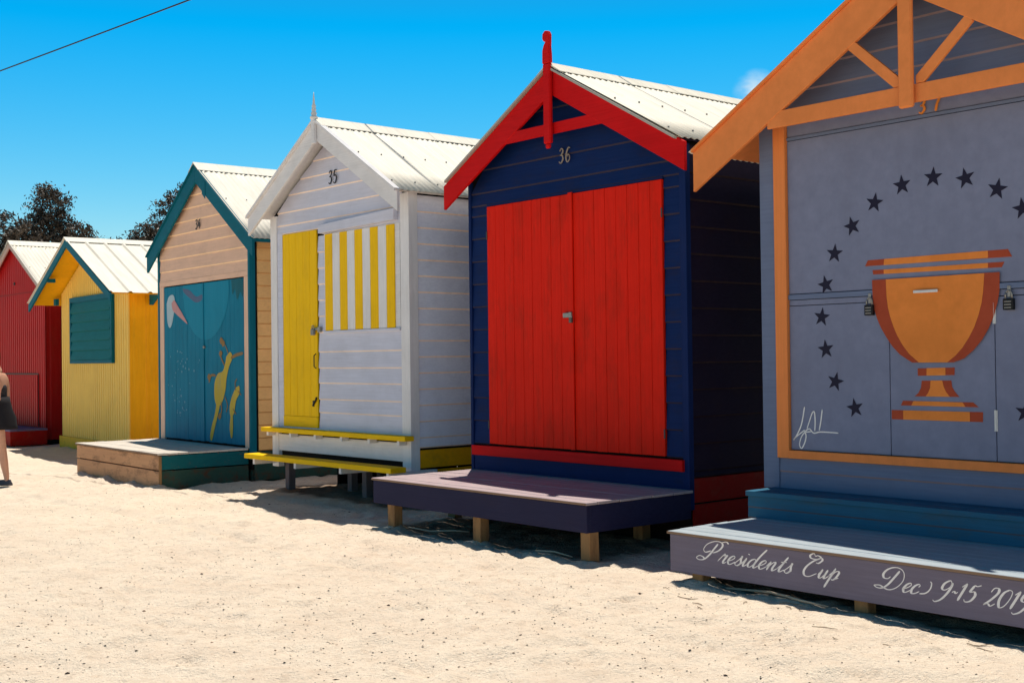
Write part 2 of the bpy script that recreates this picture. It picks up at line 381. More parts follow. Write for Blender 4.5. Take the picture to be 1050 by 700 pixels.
# ------------------------------------------------------------------ the huts
HUT = {'a': (1.984, 9.67, -49.56), 'b': (-.4, 12.577, -49.77), 'c': (-2.943, 15.231, -49.0), 'd': (-5.298, 18.581, -51.47), 'e': (-8.601, 23.526, -53.33), 'g': (-11.6, 27.1, -50)}
GRP = 'timber beach huts standing in a row'
def hut(k, name, label):
    X, Y, a = HUT[k]; return thing(name, label, 'beach hut', (X, Y, 0), R(a), GRP)
def at(k, x, y):
    X, Y, a = HUT[k]; a = R(a); return (X + x * math.cos(a) - y * math.sin(a), Y + x * math.sin(a) + y * math.cos(a))
DZ = 2.9

# ---- grey-blue hut with the cup (number 37)
t = hut('a', 'beach_hut', 'grey blue beach hut painted with an orange trophy cup and a ring of dark stars')
W = 2.99; cx = W / 2; xe = -.427; xr = W + .427; ze = 3.206; sl = .59; zpk = ze + sl * (cx - xe)
wt = ze + sl * (0 - xe) - .03
wallbox(t, W, DZ, .16, wt - .02, zpk - .06, DARK)
# front: corner boards, frame, hatch, lower doors
box('corner_board', BLUEX, t, -.01, .138, -.022, .05, .56, wt - .02)
box('corner_board', BLUEX, t, W - .138, W + .01, -.022, .05, .56, wt - .02)
box('door_frame', ORANGEZ, t, .139, .25, -.045, 0, .80, 3.36)
box('door_frame', ORANGEZ, t, W - .25, W - .139, -.045, 0, .80, 3.36)
box('door_sill', ORANGE, t, .251, W - .251, -.05, 0, .80, .862)
box('front_panel', BLUE, t, .252, W - .252, -.012, .004, 3.262, 3.42)
box('hatch_trim', BLUEX, t, .252, W - .252, -.02, .004, 3.235, 3.258, .002)
box('serving_hatch', BLUE, t, .252, W - .252, -.014, .004, 2.056, 3.231, .003)
box('hatch_trim', BLUEX, t, .252, W - .252, -.026, .004, 2.012, 2.051, .002)
box('front_panel', BLUE, t, .252, W - .252, -.012, .004, 1.968, 2.008, .002)
for x0, x1 in ((.252, 1.117), (1.123, 1.914), (1.920, W - .252)):
    d = box('door', BLUE, t, x0, x1, -.014, .004, .866, 1.963, .002)
    if abs(x0 - 1.123) < .01:
        for z in (1.852, 1.137):
            m = MB(); m.box(1.906, 1.928, -.02, -.0145, z - .07, z + .07); m.tube([(1.917, -.022, z - .07), (1.917, -.022, z + .07)], .006, 6); m.build('hinge', WHITEM, d)
m = MB(); lap(m, lambda z: [(.139, W - .139)], [.56, .70, .798], -.002, .012); m.build('plinth_board', edged(BLUEX, (.30, .22, .24)), t)
m = MB(); m.box(1.335, 1.522, -.05, -.038, 2.012, 2.032); m.box(1.34, 1.352, -.04, -.0145, 2.014, 2.03); m.box(1.505, 1.517, -.04, -.0145, 2.014, 2.03); m.build('hatch_handle', WHITEM, t, .003)
for x in (.975, 2.03):
    m = MB(); m.box(x - .012, x + .012, -.034, -.026, 1.955, 2.03); m.build('hasp', STEEL, t, .002)
    padlock(t, x, 1.945, -.015, 1.25)
# gable cladding
gz = [3.424, 3.61, 3.78, 3.95, 4.12, 4.29]
def gs(z): 
    h = (zpk - .09 - z) / sl; return [(max(.0, cx - h), min(W, cx + h))]
m = MB(); lap(m, gs, gz, -.002); m.build('gable_boards', edged(BLUEX, (.30, .22, .24)), t)
m = MB(); lap(m, lambda z: [(.02, DZ)], frange(.45, wt - .05, .17), 0, .018, 's', W); m.build('side_boards', edged(BLUEX, (.30, .22, .24)), t)
m = MB(); m.box(-.012, .003, .05, DZ, .2, wt - .05); m.build('side_wall', BLUEX, t)
# painted decoration
m = MB()
SP = [(.826, 1.197, 10), (.661, 1.389, -14), (.58, 1.63, 6), (.549, 1.872, -8), (.589, 2.112, 12), (.671, 2.34, -6), (.826, 2.53, 14), (1.018, 2.682, -10), (1.242, 2.784, 4), (1.486, 2.81, -4), (1.726, 2.775, 10), (1.954, 2.676, -12)]
def one_star(x, z, r): m = MB(); star(m, x, z, .075, -.0165, r, .40); m.build('painted_star', STARM, t)
for x, z, r in SP: one_star(x, z, r)
for x, z, r in ((2.125, 2.53, 8), (2.27, 2.34, -8), (2.345, 2.112, 10), (2.385, 1.872, 0), (2.36, 1.63, -9), (2.27, 1.389, 6), (2.12, 1.197, -6)): one_star(x, z, r)
o_ = MB(); i_ = MB()
def both(out, inn, y=-.0160):
    o_.sheet(out, y); i_.sheet(inn, y - .0012)
both([(.93, 2.228), (.955, 2.27), (2.02, 2.272), (2.048, 2.22)], [(1.085, 2.226), (1.09, 2.27), (1.88, 2.272), (1.88, 2.224)])
both([(.997, 2.164), (.992, 2.196), (1.995, 2.19), (1.975, 2.155)], [(1.085, 2.163), (1.085, 2.195), (1.88, 2.19), (1.878, 2.156)])
bo = [(.994, 2.124), (.997, 2.057)]; 
outer = [(.997, 2.0), (1.005, 1.93), (1.028, 1.85), (1.06, 1.78), (1.10, 1.715), (1.15, 1.645), (1.21, 1.585), (1.307, 1.527), (1.623, 1.527), (1.70, 1.553), (1.77, 1.608), (1.835, 1.68), (1.88, 1.75), (1.92, 1.835), (1.948, 1.925), (1.962, 2.0)]
inner = [(1.112, 2.0), (1.122, 1.92), (1.14, 1.85), (1.165, 1.78), (1.195, 1.715), (1.235, 1.65), (1.285, 1.588), (1.36, 1.5275), (1.575, 1.5275), (1.635, 1.57), (1.69, 1.625), (1.74, 1.695), (1.78, 1.765), (1.81, 1.84), (1.835, 1.925), (1.847, 2.0)]
both([(.994, 2.124), (.997, 2.0)] + outer[1:-1] + [(1.962, 2.0), (1.966, 2.124)], [(1.108, 2.122), (1.112, 2.0)] + inner[1:-1] + [(1.847, 2.0), (1.858, 2.122)], -.0275)
both([(1.342, 1.434), (1.342, 1.486), (1.624, 1.492), (1.622, 1.44)], [(1.41, 1.436), (1.412, 1.488), (1.555, 1.491), (1.555, 1.438)])
both([(1.372, 1.40), (1.365, 1.35), (1.345, 1.315), (1.315, 1.29), (1.655, 1.291), (1.62, 1.33), (1.603, 1.36), (1.597, 1.403)], [(1.441, 1.402), (1.436, 1.35), (1.42, 1.315), (1.40, 1.291), (1.585, 1.291), (1.556, 1.325), (1.54, 1.36), (1.53, 1.403)])
both([(1.205, 1.224), (1.222, 1.258), (1.755, 1.256), (1.795, 1.224)], [(1.288, 1.2245), (1.305, 1.257), (1.678, 1.255), (1.70, 1.2245)])
both([(1.130, 1.124), (1.130, 1.19), (1.825, 1.192), (1.823, 1.125)], [(1.223, 1.125), (1.223, 1.19), (1.73, 1.191), (1.73, 1.1255)])
oo = o_.build('trophy_shadow_paint', RUSTM, t); ii = i_.build('trophy_paint', CUPM, t)
m = MB()
for st in ([(.36, 1.195), (.345, 1.12), (.325, 1.05), (.29, .985), (.255, .94), (.28, .965), (.33, 1.0), (.36, 1.02)], [(.35, 1.02), (.37, .98), (.36, .93), (.33, .88), (.31, .905), (.325, .96), (.36, 1.0), (.42, 1.01)],
           [(.38, 1.03), (.40, 1.08), (.43, 1.15), (.45, 1.155), (.455, 1.08), (.45, 1.015)], [(.52, 1.18), (.508, 1.10), (.49, 1.02)], [(.35, 1.0), (.40, 1.03), (.44, 1.0), (.50, 1.01), (.60, 1.01), (.66, 1.008)]):
    stroke(m, [(x + .02, z) for x, z in st], .009, .011, -.017)
m.build('signature_paint', LETM, t)
for k_, x_ in (('3', 1.385), ('7', 1.50)):
    m = MB(); write(m, '', x_, 3.264, .050, -.026, .1, .2, .36, 1.25, 0, [k_]); o = m.build('house_number', ORN, t); o.modifiers.new('s', 'SOLIDIFY').thickness = .006
# verge, roof, truss
yb = -.323
roof(t, xe, xr, ze, zpk, yb - .02, DZ + .1, ROOF)
verge(t, xe, xr, ze, zpk, yb - .03, yb + .02, ORANGE, .022, .001)
soffit(t, xe + .02, xr - .02, ze + .01, zpk, yb + .034, DZ, ORANGE)
barges(t, xe, xr, ze, zpk, .311, yb - .005, yb + .03, ORANGE)
m = MB(); x0 = -.17; zr = ze + sl * (x0 - xe) - .03
m.prism([(x0, zr - .15), (x0, zr), (.0, ze + sl * (0 - xe) - .03), (.0, ze + sl * (0 - xe) - .17)], yb + .04, yb + .09); m.build('rafter_end', ORANGE, t, .003)
for yy in (.3, 1.2, 2.1): m = MB(); m.prism([(x0, zr - .1), (x0, zr), (-.015, ze + sl * (0 - xe) - .04), (-.015, ze + sl * (0 - xe) - .14)], yy, yy + .05); m.build('rafter_end', ORANGE, t, .003)
box('truss_tie', ORANGE, t, .305, W - .305, yb - .0, yb + .026, 3.285, 3.408)
m = MB(); m.box(cx - .055, cx + .055, yb - .045, yb - .006, 3.25, zpk + .35); 
o = m.build('king_post', ORANGE, t, .012)
for s in (-1, 1):
    m = MB(); m.prism([(cx + s * .056, 3.411), (cx + s * .115, 3.411), (cx + s * .475, 3.745), (cx + s * .43, 3.80), (cx + s * .056, 3.462)], yb - .002, yb + .024); m.build('truss_brace', ORANGE, t, .003)
# near-black box added under the floor to block light
m = MB(); m.box(.0, W, .01, DZ, -.1, .155); m.build('skirt_light_block', DARK, t)

# steps and deck in front of it
dk = thing('timber_deck', 'mauve grey deck and step with white script lettering along its front board', 'deck', (*at('a', 0, 0), 0), R(HUT['a'][2]), 'low timber decks in front of the huts')
decktop(dk, BLUED, .087, W + .05, -.372, -.024, .568, .17, .04, 'step_board')
m = MB(); lap(m, lambda z: [(.095, W + .04)], [.372, .45, .527], -.345, .008); m.build('step_riser', edged(BLUED, (.12, .12, .15)), dk)
m = MB(); m.box(.10, W + .03, -.34, -.03, .336, .526); m.build('step_frame', DARK, dk)
decktop(dk, DECKA, .165, W + .12, -1.335, -.03, .371, .13, .022)
box('fascia_edge', EDGE, dk, .165, W + .118, -1.340, -1.3365, .350, .3665, .0)
FX0, FX1 = .178, W + .11
m = MB(); m.box(FX0, FX1, -1.322, -1.285, .092, .346)
fa = m.build('fascia_board', MAUVE, dk, .003)
for x in (FX0, FX1 - .035): box('side_board', MAUVE, dk, x, x + .035, -1.284, -.03, .1, .346)
for y in (-1.0, -.7, -.4): box('joist', EDGE, dk, FX0 + .036, FX1 - .036, y, y + .04, .2, .333)
m = MB()
for x in (.39, 1.70, 2.9):
    for y in (-1.28, -.2): m = MB(); m.box(x - .05, x + .05, y, y + .09, -.12, .2, 0, .003); m.build('stump', WOODP, dk, .004)
def letters(name, text, x, z, S_, sh, sx, label=None):
    m = MB(); write(m, text, x, z, S_, -1.3235, sh, .10, .30, sx); return m.build(name, LETM, fa)
letters('lettering', 'Presidents', .455, .197, .058, .60, 1.56)
letters('lettering', 'Cup', 1.285, .197, .057, .60, 1.38)
letters('lettering', 'Dec', 1.85, .190, .057, .60, 1.36)
m = MB(); stroke(m, [(2.125, .194), (2.165, .203), (2.195, .230), (2.205, .262), (2.198, .274)], .008, .012, -1.3235); m.build('lettering_swash', LETM, fa)
letters('lettering', '9-15', 2.235, .188, .055, .5, 1.25)
letters('lettering', '2019', 2.520, .186, .055, .5, 1.25)

# ---- navy and red hut (36)
t = hut('b', 'beach_hut', 'navy blue beach hut with tall red double doors and red trimmed gable')
W = 2.91; cx = W / 2; xe = -.18; xr = W + .18; ze = 3.354; zpk = 4.262; sl = (zpk - ze) / (cx - xe); wt = ze + sl * (0 - xe) - .03
wallbox(t, W, DZ, .16, wt - .02, zpk - .06, DARK)
def bs(z):
    if z < 3.135: return [(.03, .282), (2.672, W - .05)]
    h = (zpk - .08 - z) / sl; return [(max(.03, cx - h), min(W - .05, cx + h))]
zz = frange_down(3.033, .74, .229)
m = MB(); lap(m, lambda z: [(.03, .282), (2.672, W - .05)], zz + [3.135], 0, .02); lap(m, bs, [3.137] + frange(3.262, 4.178, .229), 0, .02); m.build('front_boards', edged(NAVY, (.035, .028, .055)), t)
box('corner_board', NAVYZ, t, -.012, .029, -.03, .05, .45, wt - .04)
box('corner_board', NAVYZ, t, W - .049, W + .024, -.03, .03, .30, wt - .04)
for x0, x1 in ((.290, 1.512), (1.552, 2.664)):
    m = MB(); planks(m, x0, x1, .738, 3.108, .135, -.034, -.004, .004)
    d = m.build('door', REDZ, t, .003)
    hx = x0 if x0 < 1 else x1
    for z in (2.82, .93):
        q = MB(); q.box(hx - .007, hx + .007, -.040, -.0345, z - .04, z + .04); q.build('hinge', plain('dull_hinge_metal', (.10, .08, .08), .6, .3), d)
box('door_cover_strip', REDZ, t, 1.500, 1.556, -.052, -.0345, .738, 3.118)
m = MB(); m.box(1.43, 1.53, -.066, -.053, 1.96, 2.005); m.box(1.515, 1.55, -.072, -.053, 1.955, 2.01); m.build('hasp', STEEL, t, .003)
padlock(t, 1.538, 1.955, -.05, .75, plain('tarnished_lock', (.10, .075, .06), .5, .4))
box('door_lintel', NAVY, t, .283, 2.671, -.026, .004, 3.112, 3.133)
box('door_sill', RED, t, .035, W - .03, -.062, 0, .621, .719)
box('plinth_board', NAVY, t, .03, W - .05, -.02, .004, .40, .619)
numeral(t, ['3', '6'], 1.365, 3.405, .070, -.032, CREAMN)
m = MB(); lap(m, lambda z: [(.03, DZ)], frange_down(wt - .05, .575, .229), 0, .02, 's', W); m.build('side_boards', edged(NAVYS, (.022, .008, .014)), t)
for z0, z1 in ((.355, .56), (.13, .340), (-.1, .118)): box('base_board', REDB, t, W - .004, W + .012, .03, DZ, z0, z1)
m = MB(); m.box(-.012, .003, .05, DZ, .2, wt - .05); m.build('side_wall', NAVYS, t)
m = MB(); m.box(.0, W - .03, .01, DZ, -.1, .155); m.build('skirt_light_block', DARK, t)  # dark filler added below the floor so no light leaks through
yb = -.21
roof(t, xe + .07, xr - .07, ze + .04, zpk, yb - .02, DZ + .1, ROOF)
verge(t, xe + .05, xr - .08, ze + sl * .05, zpk, yb - .035, yb + .03, CAPM, .022, .001)
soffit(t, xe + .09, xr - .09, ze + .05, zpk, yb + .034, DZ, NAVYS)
barges(t, xe, xr, ze, zpk, .242, yb - .005, yb + .03, RED)
box('truss_tie', RED, t, .77, W - .77, yb - .001, yb + .026, 3.650, 3.752)
m = MB(); m.box(cx - .05, cx + .05, yb - .05, yb - .006, 3.56, 4.30); m.box(cx - .03, cx + .03, yb - .045, yb - .010, 3.515, 3.562); k = m.build('king_post', RED, t, .012)
m = MB(); pr = [(cx - .052, 4.30), (cx - .05, 4.42), (cx - .03, 4.47), (cx - .005, 4.50), (cx - .03, 4.505), (cx - .048, 4.53), (cx - .045, 4.575), (cx - .015, 4.60), (cx + .025, 4.595), (cx + .045, 4.56), (cx + .043, 4.50), (cx + .04, 4.45), (cx + .048, 4.38), (cx + .05, 4.30)]
m.prism(pr, yb - .05, yb - .006); m.build('finial', RED, k, .006)

dk = thing('timber_deck', 'dark navy deck on short posts below the red double doors', 'deck', (*at('b', 0, 0), 0), R(HUT['b'][2]), 'low timber decks in front of the huts')
decktop(dk, DECKB, .015, 2.972, -1.265, -.026, .472, .12, .022)
box('fascia_edge', EDGE, dk, .016, 2.971, -1.2695, -1.266, .452, .4675, .0)
for q in ((.024, 2.964, -1.252, -1.215), (.024, .06, -1.214, -.05), (2.928, 2.964, -1.214, -.05)): m = MB(); m.box(*q, .235, .447); m.build('fascia_board', paint('dark_navy_fascia_paint', (.017, .017, .055), 'x', .3, .035, (.18, .11, .10), dirt=(.03, .02, .04)), dk, .003)
for y in (-1.0, -.7, -.4): box('joist', EDGE, dk, .061, 2.927, y, y + .04, .3, .437)
m = MB()
for x in (.55 - .29, 1.55, 2.90):
    for y in (-1.213, -.16):
        s_ = .055
        x_ = x - (.45 if y > -1 else 0); m = MB(); m.box(x_ - s_, x_ + s_, y, y + .10, -.12, .30, 0, .004); m.build('stump', WOODP, dk, .005)

# ---- white hut with yellow door and striped shutter (35)
t = hut('c', 'beach_hut', 'white beach hut with narrow yellow door and yellow striped shutter')
W = 2.846; cx = W / 2; xe = -.147; xr = W + .147; ze = 3.347; zpk = 4.31; sl = (zpk - ze) / (cx - xe); wt = ze + sl * (0 - xe) - .03
m = MB(); m.prism([(.004, .42), (W - .004, .42), (W - .004, wt - .02), (cx, zpk - .06), (.004, wt - .02)], .02, DZ); m.build('wall_core', DARK, t)
box('corner_board', WHITEZ, t, -.012, .132, -.03, .05, .30, wt - .04)
box('corner_board', WHITEZ, t, W - .13, W - .001, -.03, .004, .37, wt - .04)
box('corner_board', WHITEZ, t, W + .0005, W + .024, -.03, .09, .36, wt - .04)
box('door_frame', LILAC, t, .134, .248, -.018, .02, .76, 3.16)
box('door_sill', WHITE, t, .25, W - .132, -.024, .02, .72, .798)
m = MB(); planks(m, .262, 1.030, .93, 3.125, .155, -.022, .0, .0, .003); d = m.build('door', YELZ, t, .002)
m = MB(); m.box(.262, 1.03, -.03, -.0005, .80, .928); m.build('door_rail', YEL, d, .003)
m = MB(); m.box(.93, .955, -.034, -.0225, 1.05, 1.12); m.tube([(.93, -.03, 1.06), (1.0, -.035, 1.12), (1.02, -.035, 1.16)], .012, 6); m.build('bolt', BLACK, d, .002)
m = MB(); m.tube([(1.0, -.022, 1.50), (1.0, -.05, 1.52), (1.0, -.05, 1.65), (1.0, -.022, 1.67)], .007, 6); m.build('handle', DARKN, d, smooth=True)
m = MB(); m.box(.93, 1.10, -.045, -.023, 1.945, 1.972); m.box(1.08, 1.13, -.05, -.018, 1.92, 1.985); m.build('hasp', STEEL, t, .003)
padlock(t, .985, 1.955, -.035, 1.1, STEEL)
def cs(z):
    if z < 3.135: return [(1.05, W - .132)]
    h = (zpk - .08 - z) / sl; return [(max(.134, cx - h), min(W - .132, cx + h))]
m = MB(); lap(m, lambda z: [(1.046, 1.19)], frange(1.925, 3.05, .178), .004, .018)
lap(m, lambda z: [(1.046, W - .132)], [.80, .99, 1.144, 1.332, 1.508, 1.696, 1.915], .004, .018)
lap(m, cs, [3.14, 3.243, 3.40, 3.60, 3.765, 3.944, 4.12, 4.22], .004, .018); m.build('front_boards', edged(LILAC, (.92, .74, .64)), t)
# shutter
sh = box('striped_shutter', WHITE, t, 1.192, 2.69, -.016, .004, 1.905, 3.062)
xs_ = [1.222, 1.385, 1.535, 1.69, 1.84, 1.995, 2.145, 2.30, 2.455, 2.605]
m = MB(); m2 = MB()
for i in range(9): (m if i % 2 == 0 else m2).box(xs_[i] + .002, xs_[i + 1] - .002, -.030, -.0165, 1.935, 3.052)
m.build('yellow_slat', YELZ, sh, .002); m2.build('white_slat', WHITEZ, sh, .002)
m = MB(); m.prism([(1.15, 3.066), (2.66, 3.090), (2.66, 3.215), (1.15, 3.165)], -.075, -.015); m.build('shutter_hood', LILAC, t, .004)
box('shutter_lintel', LILAC, t, 1.15, W - .132, -.014, .004, 3.0635, 3.138, .0)
box('shutter_ledge', LILAC, t, 1.19, 2.70, -.04, -.0165, 1.903, 1.932)
numeral(t, ['3', '5b'], 1.31, 3.625, .078, -.026, DARKN)
m = MB(); m.box(.12, W - .1, -.02, .01, .50, .70); m.build('plinth_board', WHITE, t, .003)
# benches on brackets
m = MB(); m.box(-.075, 2.93, -.155, -.012 - .02, .730, .782); be = m.build('bench', YEL, t, .004)
m = MB()
for x in (.02, .55, 1.1, 1.65, 2.2, 2.75): m = MB(); m.prism([(x, .729), (x + .045, .729), (x + .045, .68), (x, .68)], -.13, -.033); m.build('bracket', WHITE, be, .003)
m = MB(); m.box(-.10, 2.98, -.375, -.175, .412, .468); be = m.build('bench', YEL, t, .004)
m = MB()
for x in (.05, 1.0, 1.95, 2.85):
    m = MB(); m.box(x, x + .045, -.34, .3, .345, .411); m.build('bracket', WHITE, be, .003)
m = MB(); lap(m, lambda z: [(.092, DZ)], frange_down(wt - .06, .655, .1725), 0, .018, 's', W); m.build('side_boards', edged(LILACS, (1.0, .74, .60)), t)
m = MB(); m.box(W - .004, W + .014, .04, DZ, .43, .62); m.box(W - .03, W - .006, .04, DZ, .30, .405); m.build('base_board', paint('ochre_base_paint', (1.0, .42, .002), 'x', .25), t, .002)
m = MB(); m.box(-.012, .003, .05, DZ, .35, wt - .05); m.build('side_wall', LILAC, t)
m = MB()
for x, y in ((.10, .08), (.92, .45), (1.6, .2), (2.5, .3), (.3, 1.3), (2.6, 1.4), (1.4, 2.3)): m = MB(); m.box(x, x + .09, y, y + .09, -.12, .418, 0, .003); m.build('stump', paint('grey_stump_wood', (.16, .13, .14), 'z', .4, rough=.85), t, .004)
m = MB(); m.box(.02, W, DZ - .05, DZ, -.1, .4); m.box(.0, .03, .9, DZ - .06, -.1, .4); m.build('skirt_light_block', DARK, t)  # back and left panels added under the hut to keep light out
yb = -.26
roof(t, xe + .02, xr - .02, ze + .012, zpk, yb - .02, DZ + .1, ROOFW)
verge(t, xe, xr, ze, zpk, yb - .04, yb + .03, WHITE, .03, .001)
soffit(t, xe + .04, xr - .04, ze + .02, zpk, yb + .034, DZ, WHITE)
barges(t, xe, xr, ze, zpk, .212, yb - .005, yb + .03, WHITE)
m = MB(); m.box(cx - .035, cx + .035, yb - .045, yb - .006, zpk - .26, zpk + .04); k = m.build('finial_block', WHITE, t, .006)
m = MB(); z0 = zpk + .03
m.lathe([(.045, z0), (.045, z0 + .02), (.025, z0 + .035), (.036, z0 + .06), (.022, z0 + .08), (.03, z0 + .10), (.02, z0 + .12), (.026, z0 + .14), (.014, z0 + .17), (.008, z0 + .25), (.003, z0 + .30)], cx, yb - .02, 12)
m.build('finial', WHITEM, k, smooth=True)

# ---- peach hut with teal mural doors (34)
t = hut('d', 'beach_hut', 'peach beach hut with teal trim and sea creature mural on its doors')
W = 2.98; cx = W / 2; xe = -.263; xr = W + .263; ze = 3.183; zpk = 4.358; sl = (zpk - ze) / (cx - xe); wt = ze + sl * (0 - xe) - .03
wallbox(t, W, DZ, .16, wt - .02, zpk - .06, DARK)
box('corner_trim', TEALZ, t, -.035, .022, -.03, .06, .30, wt - .04)
box('corner_trim', TEALZ, t, W - .028, W + .024, -.03, .055, .30, wt - .04)
box('door_frame', PEACHZ, t, .023, .168, -.022, .004, .44, 2.718)
box('door_frame', PEACHZ, t, W - .16, W - .036, -.022, .004, .44, 2.718)
box('door_lintel', PEACH, t, .023, W - .036, -.024, .004, 2.72, 2.79)
def ds(z):
    h = (zpk - .08 - z) / sl; return [(max(.023, cx - h), min(W - .036, cx + h))]
m = MB(); lap(m, ds, [2.792, 2.941, 3.119, 3.297, 3.46, 3.63, 3.81, 3.98, 4.15, 4.26], 0, .018); m.build('front_boards', edged(PEACH, (1.0, .68, .42)), t)
yd = -.018; dd = []
for x0, x1 in ((.18, 1.555), (1.567, W - .175)):
    m = MB(); planks(m, x0, x1, .470, 2.702, .14, yd, .002, .01, .003); dd.append(m.build('door', TEALD, t, .002))
def murmat(n, c): return paint(n, c, 'z', .3, .02, (.02, .25, .35), bump=.2, dirt=(.02, .2, .3))
# pale moon, clipped to the door leaves
mcx, mcz, mr = 1.62, 2.66, .76
for leaf, (xa, xb) in zip(dd, ((.19, 1.553), (1.569, W - .18))):
    m = MB(); n = 40; top = []; bot = []
    for i in range(n + 1):
        x = xa + (xb - xa) * i / n
        if abs(x - mcx) < mr: bot.append((x, max(1.0, mcz - math.sqrt(mr * mr - (x - mcx) ** 2)))); top.append((x, 2.70))
    m.sheet(bot + top[::-1], yd - .0030); m.build('mural_moon', murmat('mural_moon_paint', (.004, .235, .37)), leaf)
def blob(m, pts, y, n=5): m.sheet([(p.x, p.y) for p in crom(pts + [pts[0]], n)][:-1], y)
m = MB(); blob(m, [(.28, 2.46), (.36, 2.56), (.52, 2.58), (.58, 2.48), (.55, 2.34), (.47, 2.16), (.38, 2.10), (.30, 2.2)], yd - .0042); m.build('mural_pelican_body', murmat('mural_white_paint', (.42, .55, .62)), dd[0])
m = MB(); blob(m, [(.46, 2.46), (.56, 2.50), (.70, 2.40), (.86, 2.28), (1.02, 2.14), (.86, 2.20), (.66, 2.28), (.50, 2.36)], yd - .0054); m.build('mural_pelican_beak', murmat('mural_pink_paint', (.60, .30, .30)), dd[0])
m = MB(); blob(m, [(.86, 2.66), (1.1, 2.62), (1.32, 2.52), (1.52, 2.54), (1.50, 2.46), (1.30, 2.44), (1.08, 2.52), (.9, 2.60)], yd - .0046); m.build('mural_fin', murmat('mural_slate_paint', (.10, .14, .24)), dd[0])
MY = murmat('mural_yellow_paint', (.60, .42, .05)); MBn = murmat('mural_brown_paint', (.30, .17, .06))
m = MB(); blob(m, [(2.28, 1.66), (2.40, 1.72), (2.46, 1.64), (2.36, 1.52), (2.28, 1.36), (2.24, 1.20), (2.12, 1.02), (1.98, .98), (1.90, 1.08), (1.90, 1.28), (2.0, 1.42), (2.16, 1.46), (2.24, 1.56)], yd - .0050)
blob(m, [(1.96, 1.04), (1.90, .86), (1.80, .70), (1.74, .54), (1.80, .50), (1.90, .68), (2.0, .86), (2.06, 1.0)], yd - .0056)
blob(m, [(2.56, 1.24), (2.66, 1.26), (2.66, 1.16), (2.56, 1.06), (2.50, .90), (2.40, .84), (2.36, .96), (2.44, 1.12)], yd - .0050)
blob(m, [(2.40, .88), (2.36, .70), (2.40, .56), (2.45, .60), (2.46, .86)], yd - .0056); m.build('mural_seadragon', MY, dd[1])
m = MB()
for P, w in (([(2.42, 1.64), (2.6, 1.68), (2.79, 1.70)], .045), ([(2.34, 1.70), (2.26, 1.80), (2.14, 1.88)], .02), ([(2.22, 1.54), (2.14, 1.62), (2.1, 1.68)], .03), ([(1.94, 1.40), (1.8, 1.40), (1.72, 1.30)], .035), ([(2.1, 1.04), (2.12, .92), (2.06, .84)], .03),
             ([(2.22, 1.12), (2.3, 1.0), (2.26, .9)], .02), ([(2.62, 1.2), (2.72, 1.14)], .02), ([(2.56, 1.2), (2.54, 1.3), (2.6, 1.36)], .02), ([(2.46, .96), (2.56, .88)], .02)):
    stroke(m, P, w, w, yd - .0062)
for x, z in ((2.12, 1.88), (2.18, 1.84), (2.1, 1.70), (1.72, 1.38), (2.05, .84)):
    blob(m, [(x - .05, z), (x, z + .045), (x + .06, z + .01), (x, z - .05)], yd - .0066)
m.build('mural_weed_frill', MBn, dd[1])
m = MB()
for i in range(46):
    x = random.gauss(.75, .28); z = 1.75 - random.random() ** 1.3 * .95; r = random.uniform(.008, .022)
    if .22 < x < 1.5: m.sheet([(x + r * math.cos(k * 1.047), z + r * math.sin(k * 1.047)) for k in range(6)], yd - .0040)
m.build('mural_bubbles', murmat('mural_bubble_paint', (.14, .34, .46)), dd[0])
m = MB(); blob(m, [(2.45, 2.70 - .01), (2.78, 2.69), (2.79, 2.45), (2.72, 2.52), (2.62, 2.42), (2.56, 2.56), (2.48, 2.5)], yd - .0044); m.build('mural_weed', murmat('mural_dark_weed_paint', (.01, .12, .16)), dd[1])
m = MB(); m.lathe([(.022, 0), (.022, .02), (.01, .03)], 0, 0, 12)
o = m.build('lock_cylinder', STEEL, dd[1]); o.rotation_euler = (R(90), 0, 0); o.location = (1.59, yd - .001, 1.80)
m = MB(); m.box(1.548, 1.574, yd - .012, yd - .0032, .48, 2.69); m.build('meeting_strip', TEALD, dd[0])
numeral(t, ['3', '4'], 1.33, 3.475, .07, -.030, DARKN)
m = MB(); lap(m, lambda z: [(.092, DZ)], frange_down(wt - .06, .42, .168), 0, .018, 's', W); m.build('side_boards', edged(APRI, (.62, .30, .10)), t)
m = MB(); m.box(-.012, .003, .05, DZ, .2, wt - .05); m.build('side_wall', PEACH, t)
m = MB(); m.box(.03, W - .03, .01, DZ, -.1, .155); m.box(W - .02, W + .01, .03, DZ, .02, .40); m.build('skirt_light_block', WOODM, t)  # added fill under the floor blocks light; outer strip skirts the side
yb = -.10
roof(t, xe + .01, xr - .01, ze + .01, zpk, yb - .02, DZ + .1, ROOFW)
verge(t, xe, xr, ze, zpk, yb - .03, yb + .02, TEAL, .018, .001)
soffit(t, xe + .04, xr - .04, ze + .02, zpk, yb + .034, DZ, PEACH)
barges(t, xe, xr, ze, zpk, .235, yb - .005, yb + .03, TEAL)
m = MB(); m.box(W + .16, xr - .02, yb + .035, DZ, ze - .03, ze + .012); m.build('gutter', TEAL, t, .004)
m = MB(); ux = cx + .30; m.prism([(ux - .05, zpk - sl * .25 - .26), (ux + .05, zpk - sl * .35 - .27), (ux + .05, zpk - sl * .35 + .01), (ux - .05, zpk - sl * .25 + .01)], yb - .012, yb - .0055); m.build('cover_plate', TEAL, t)

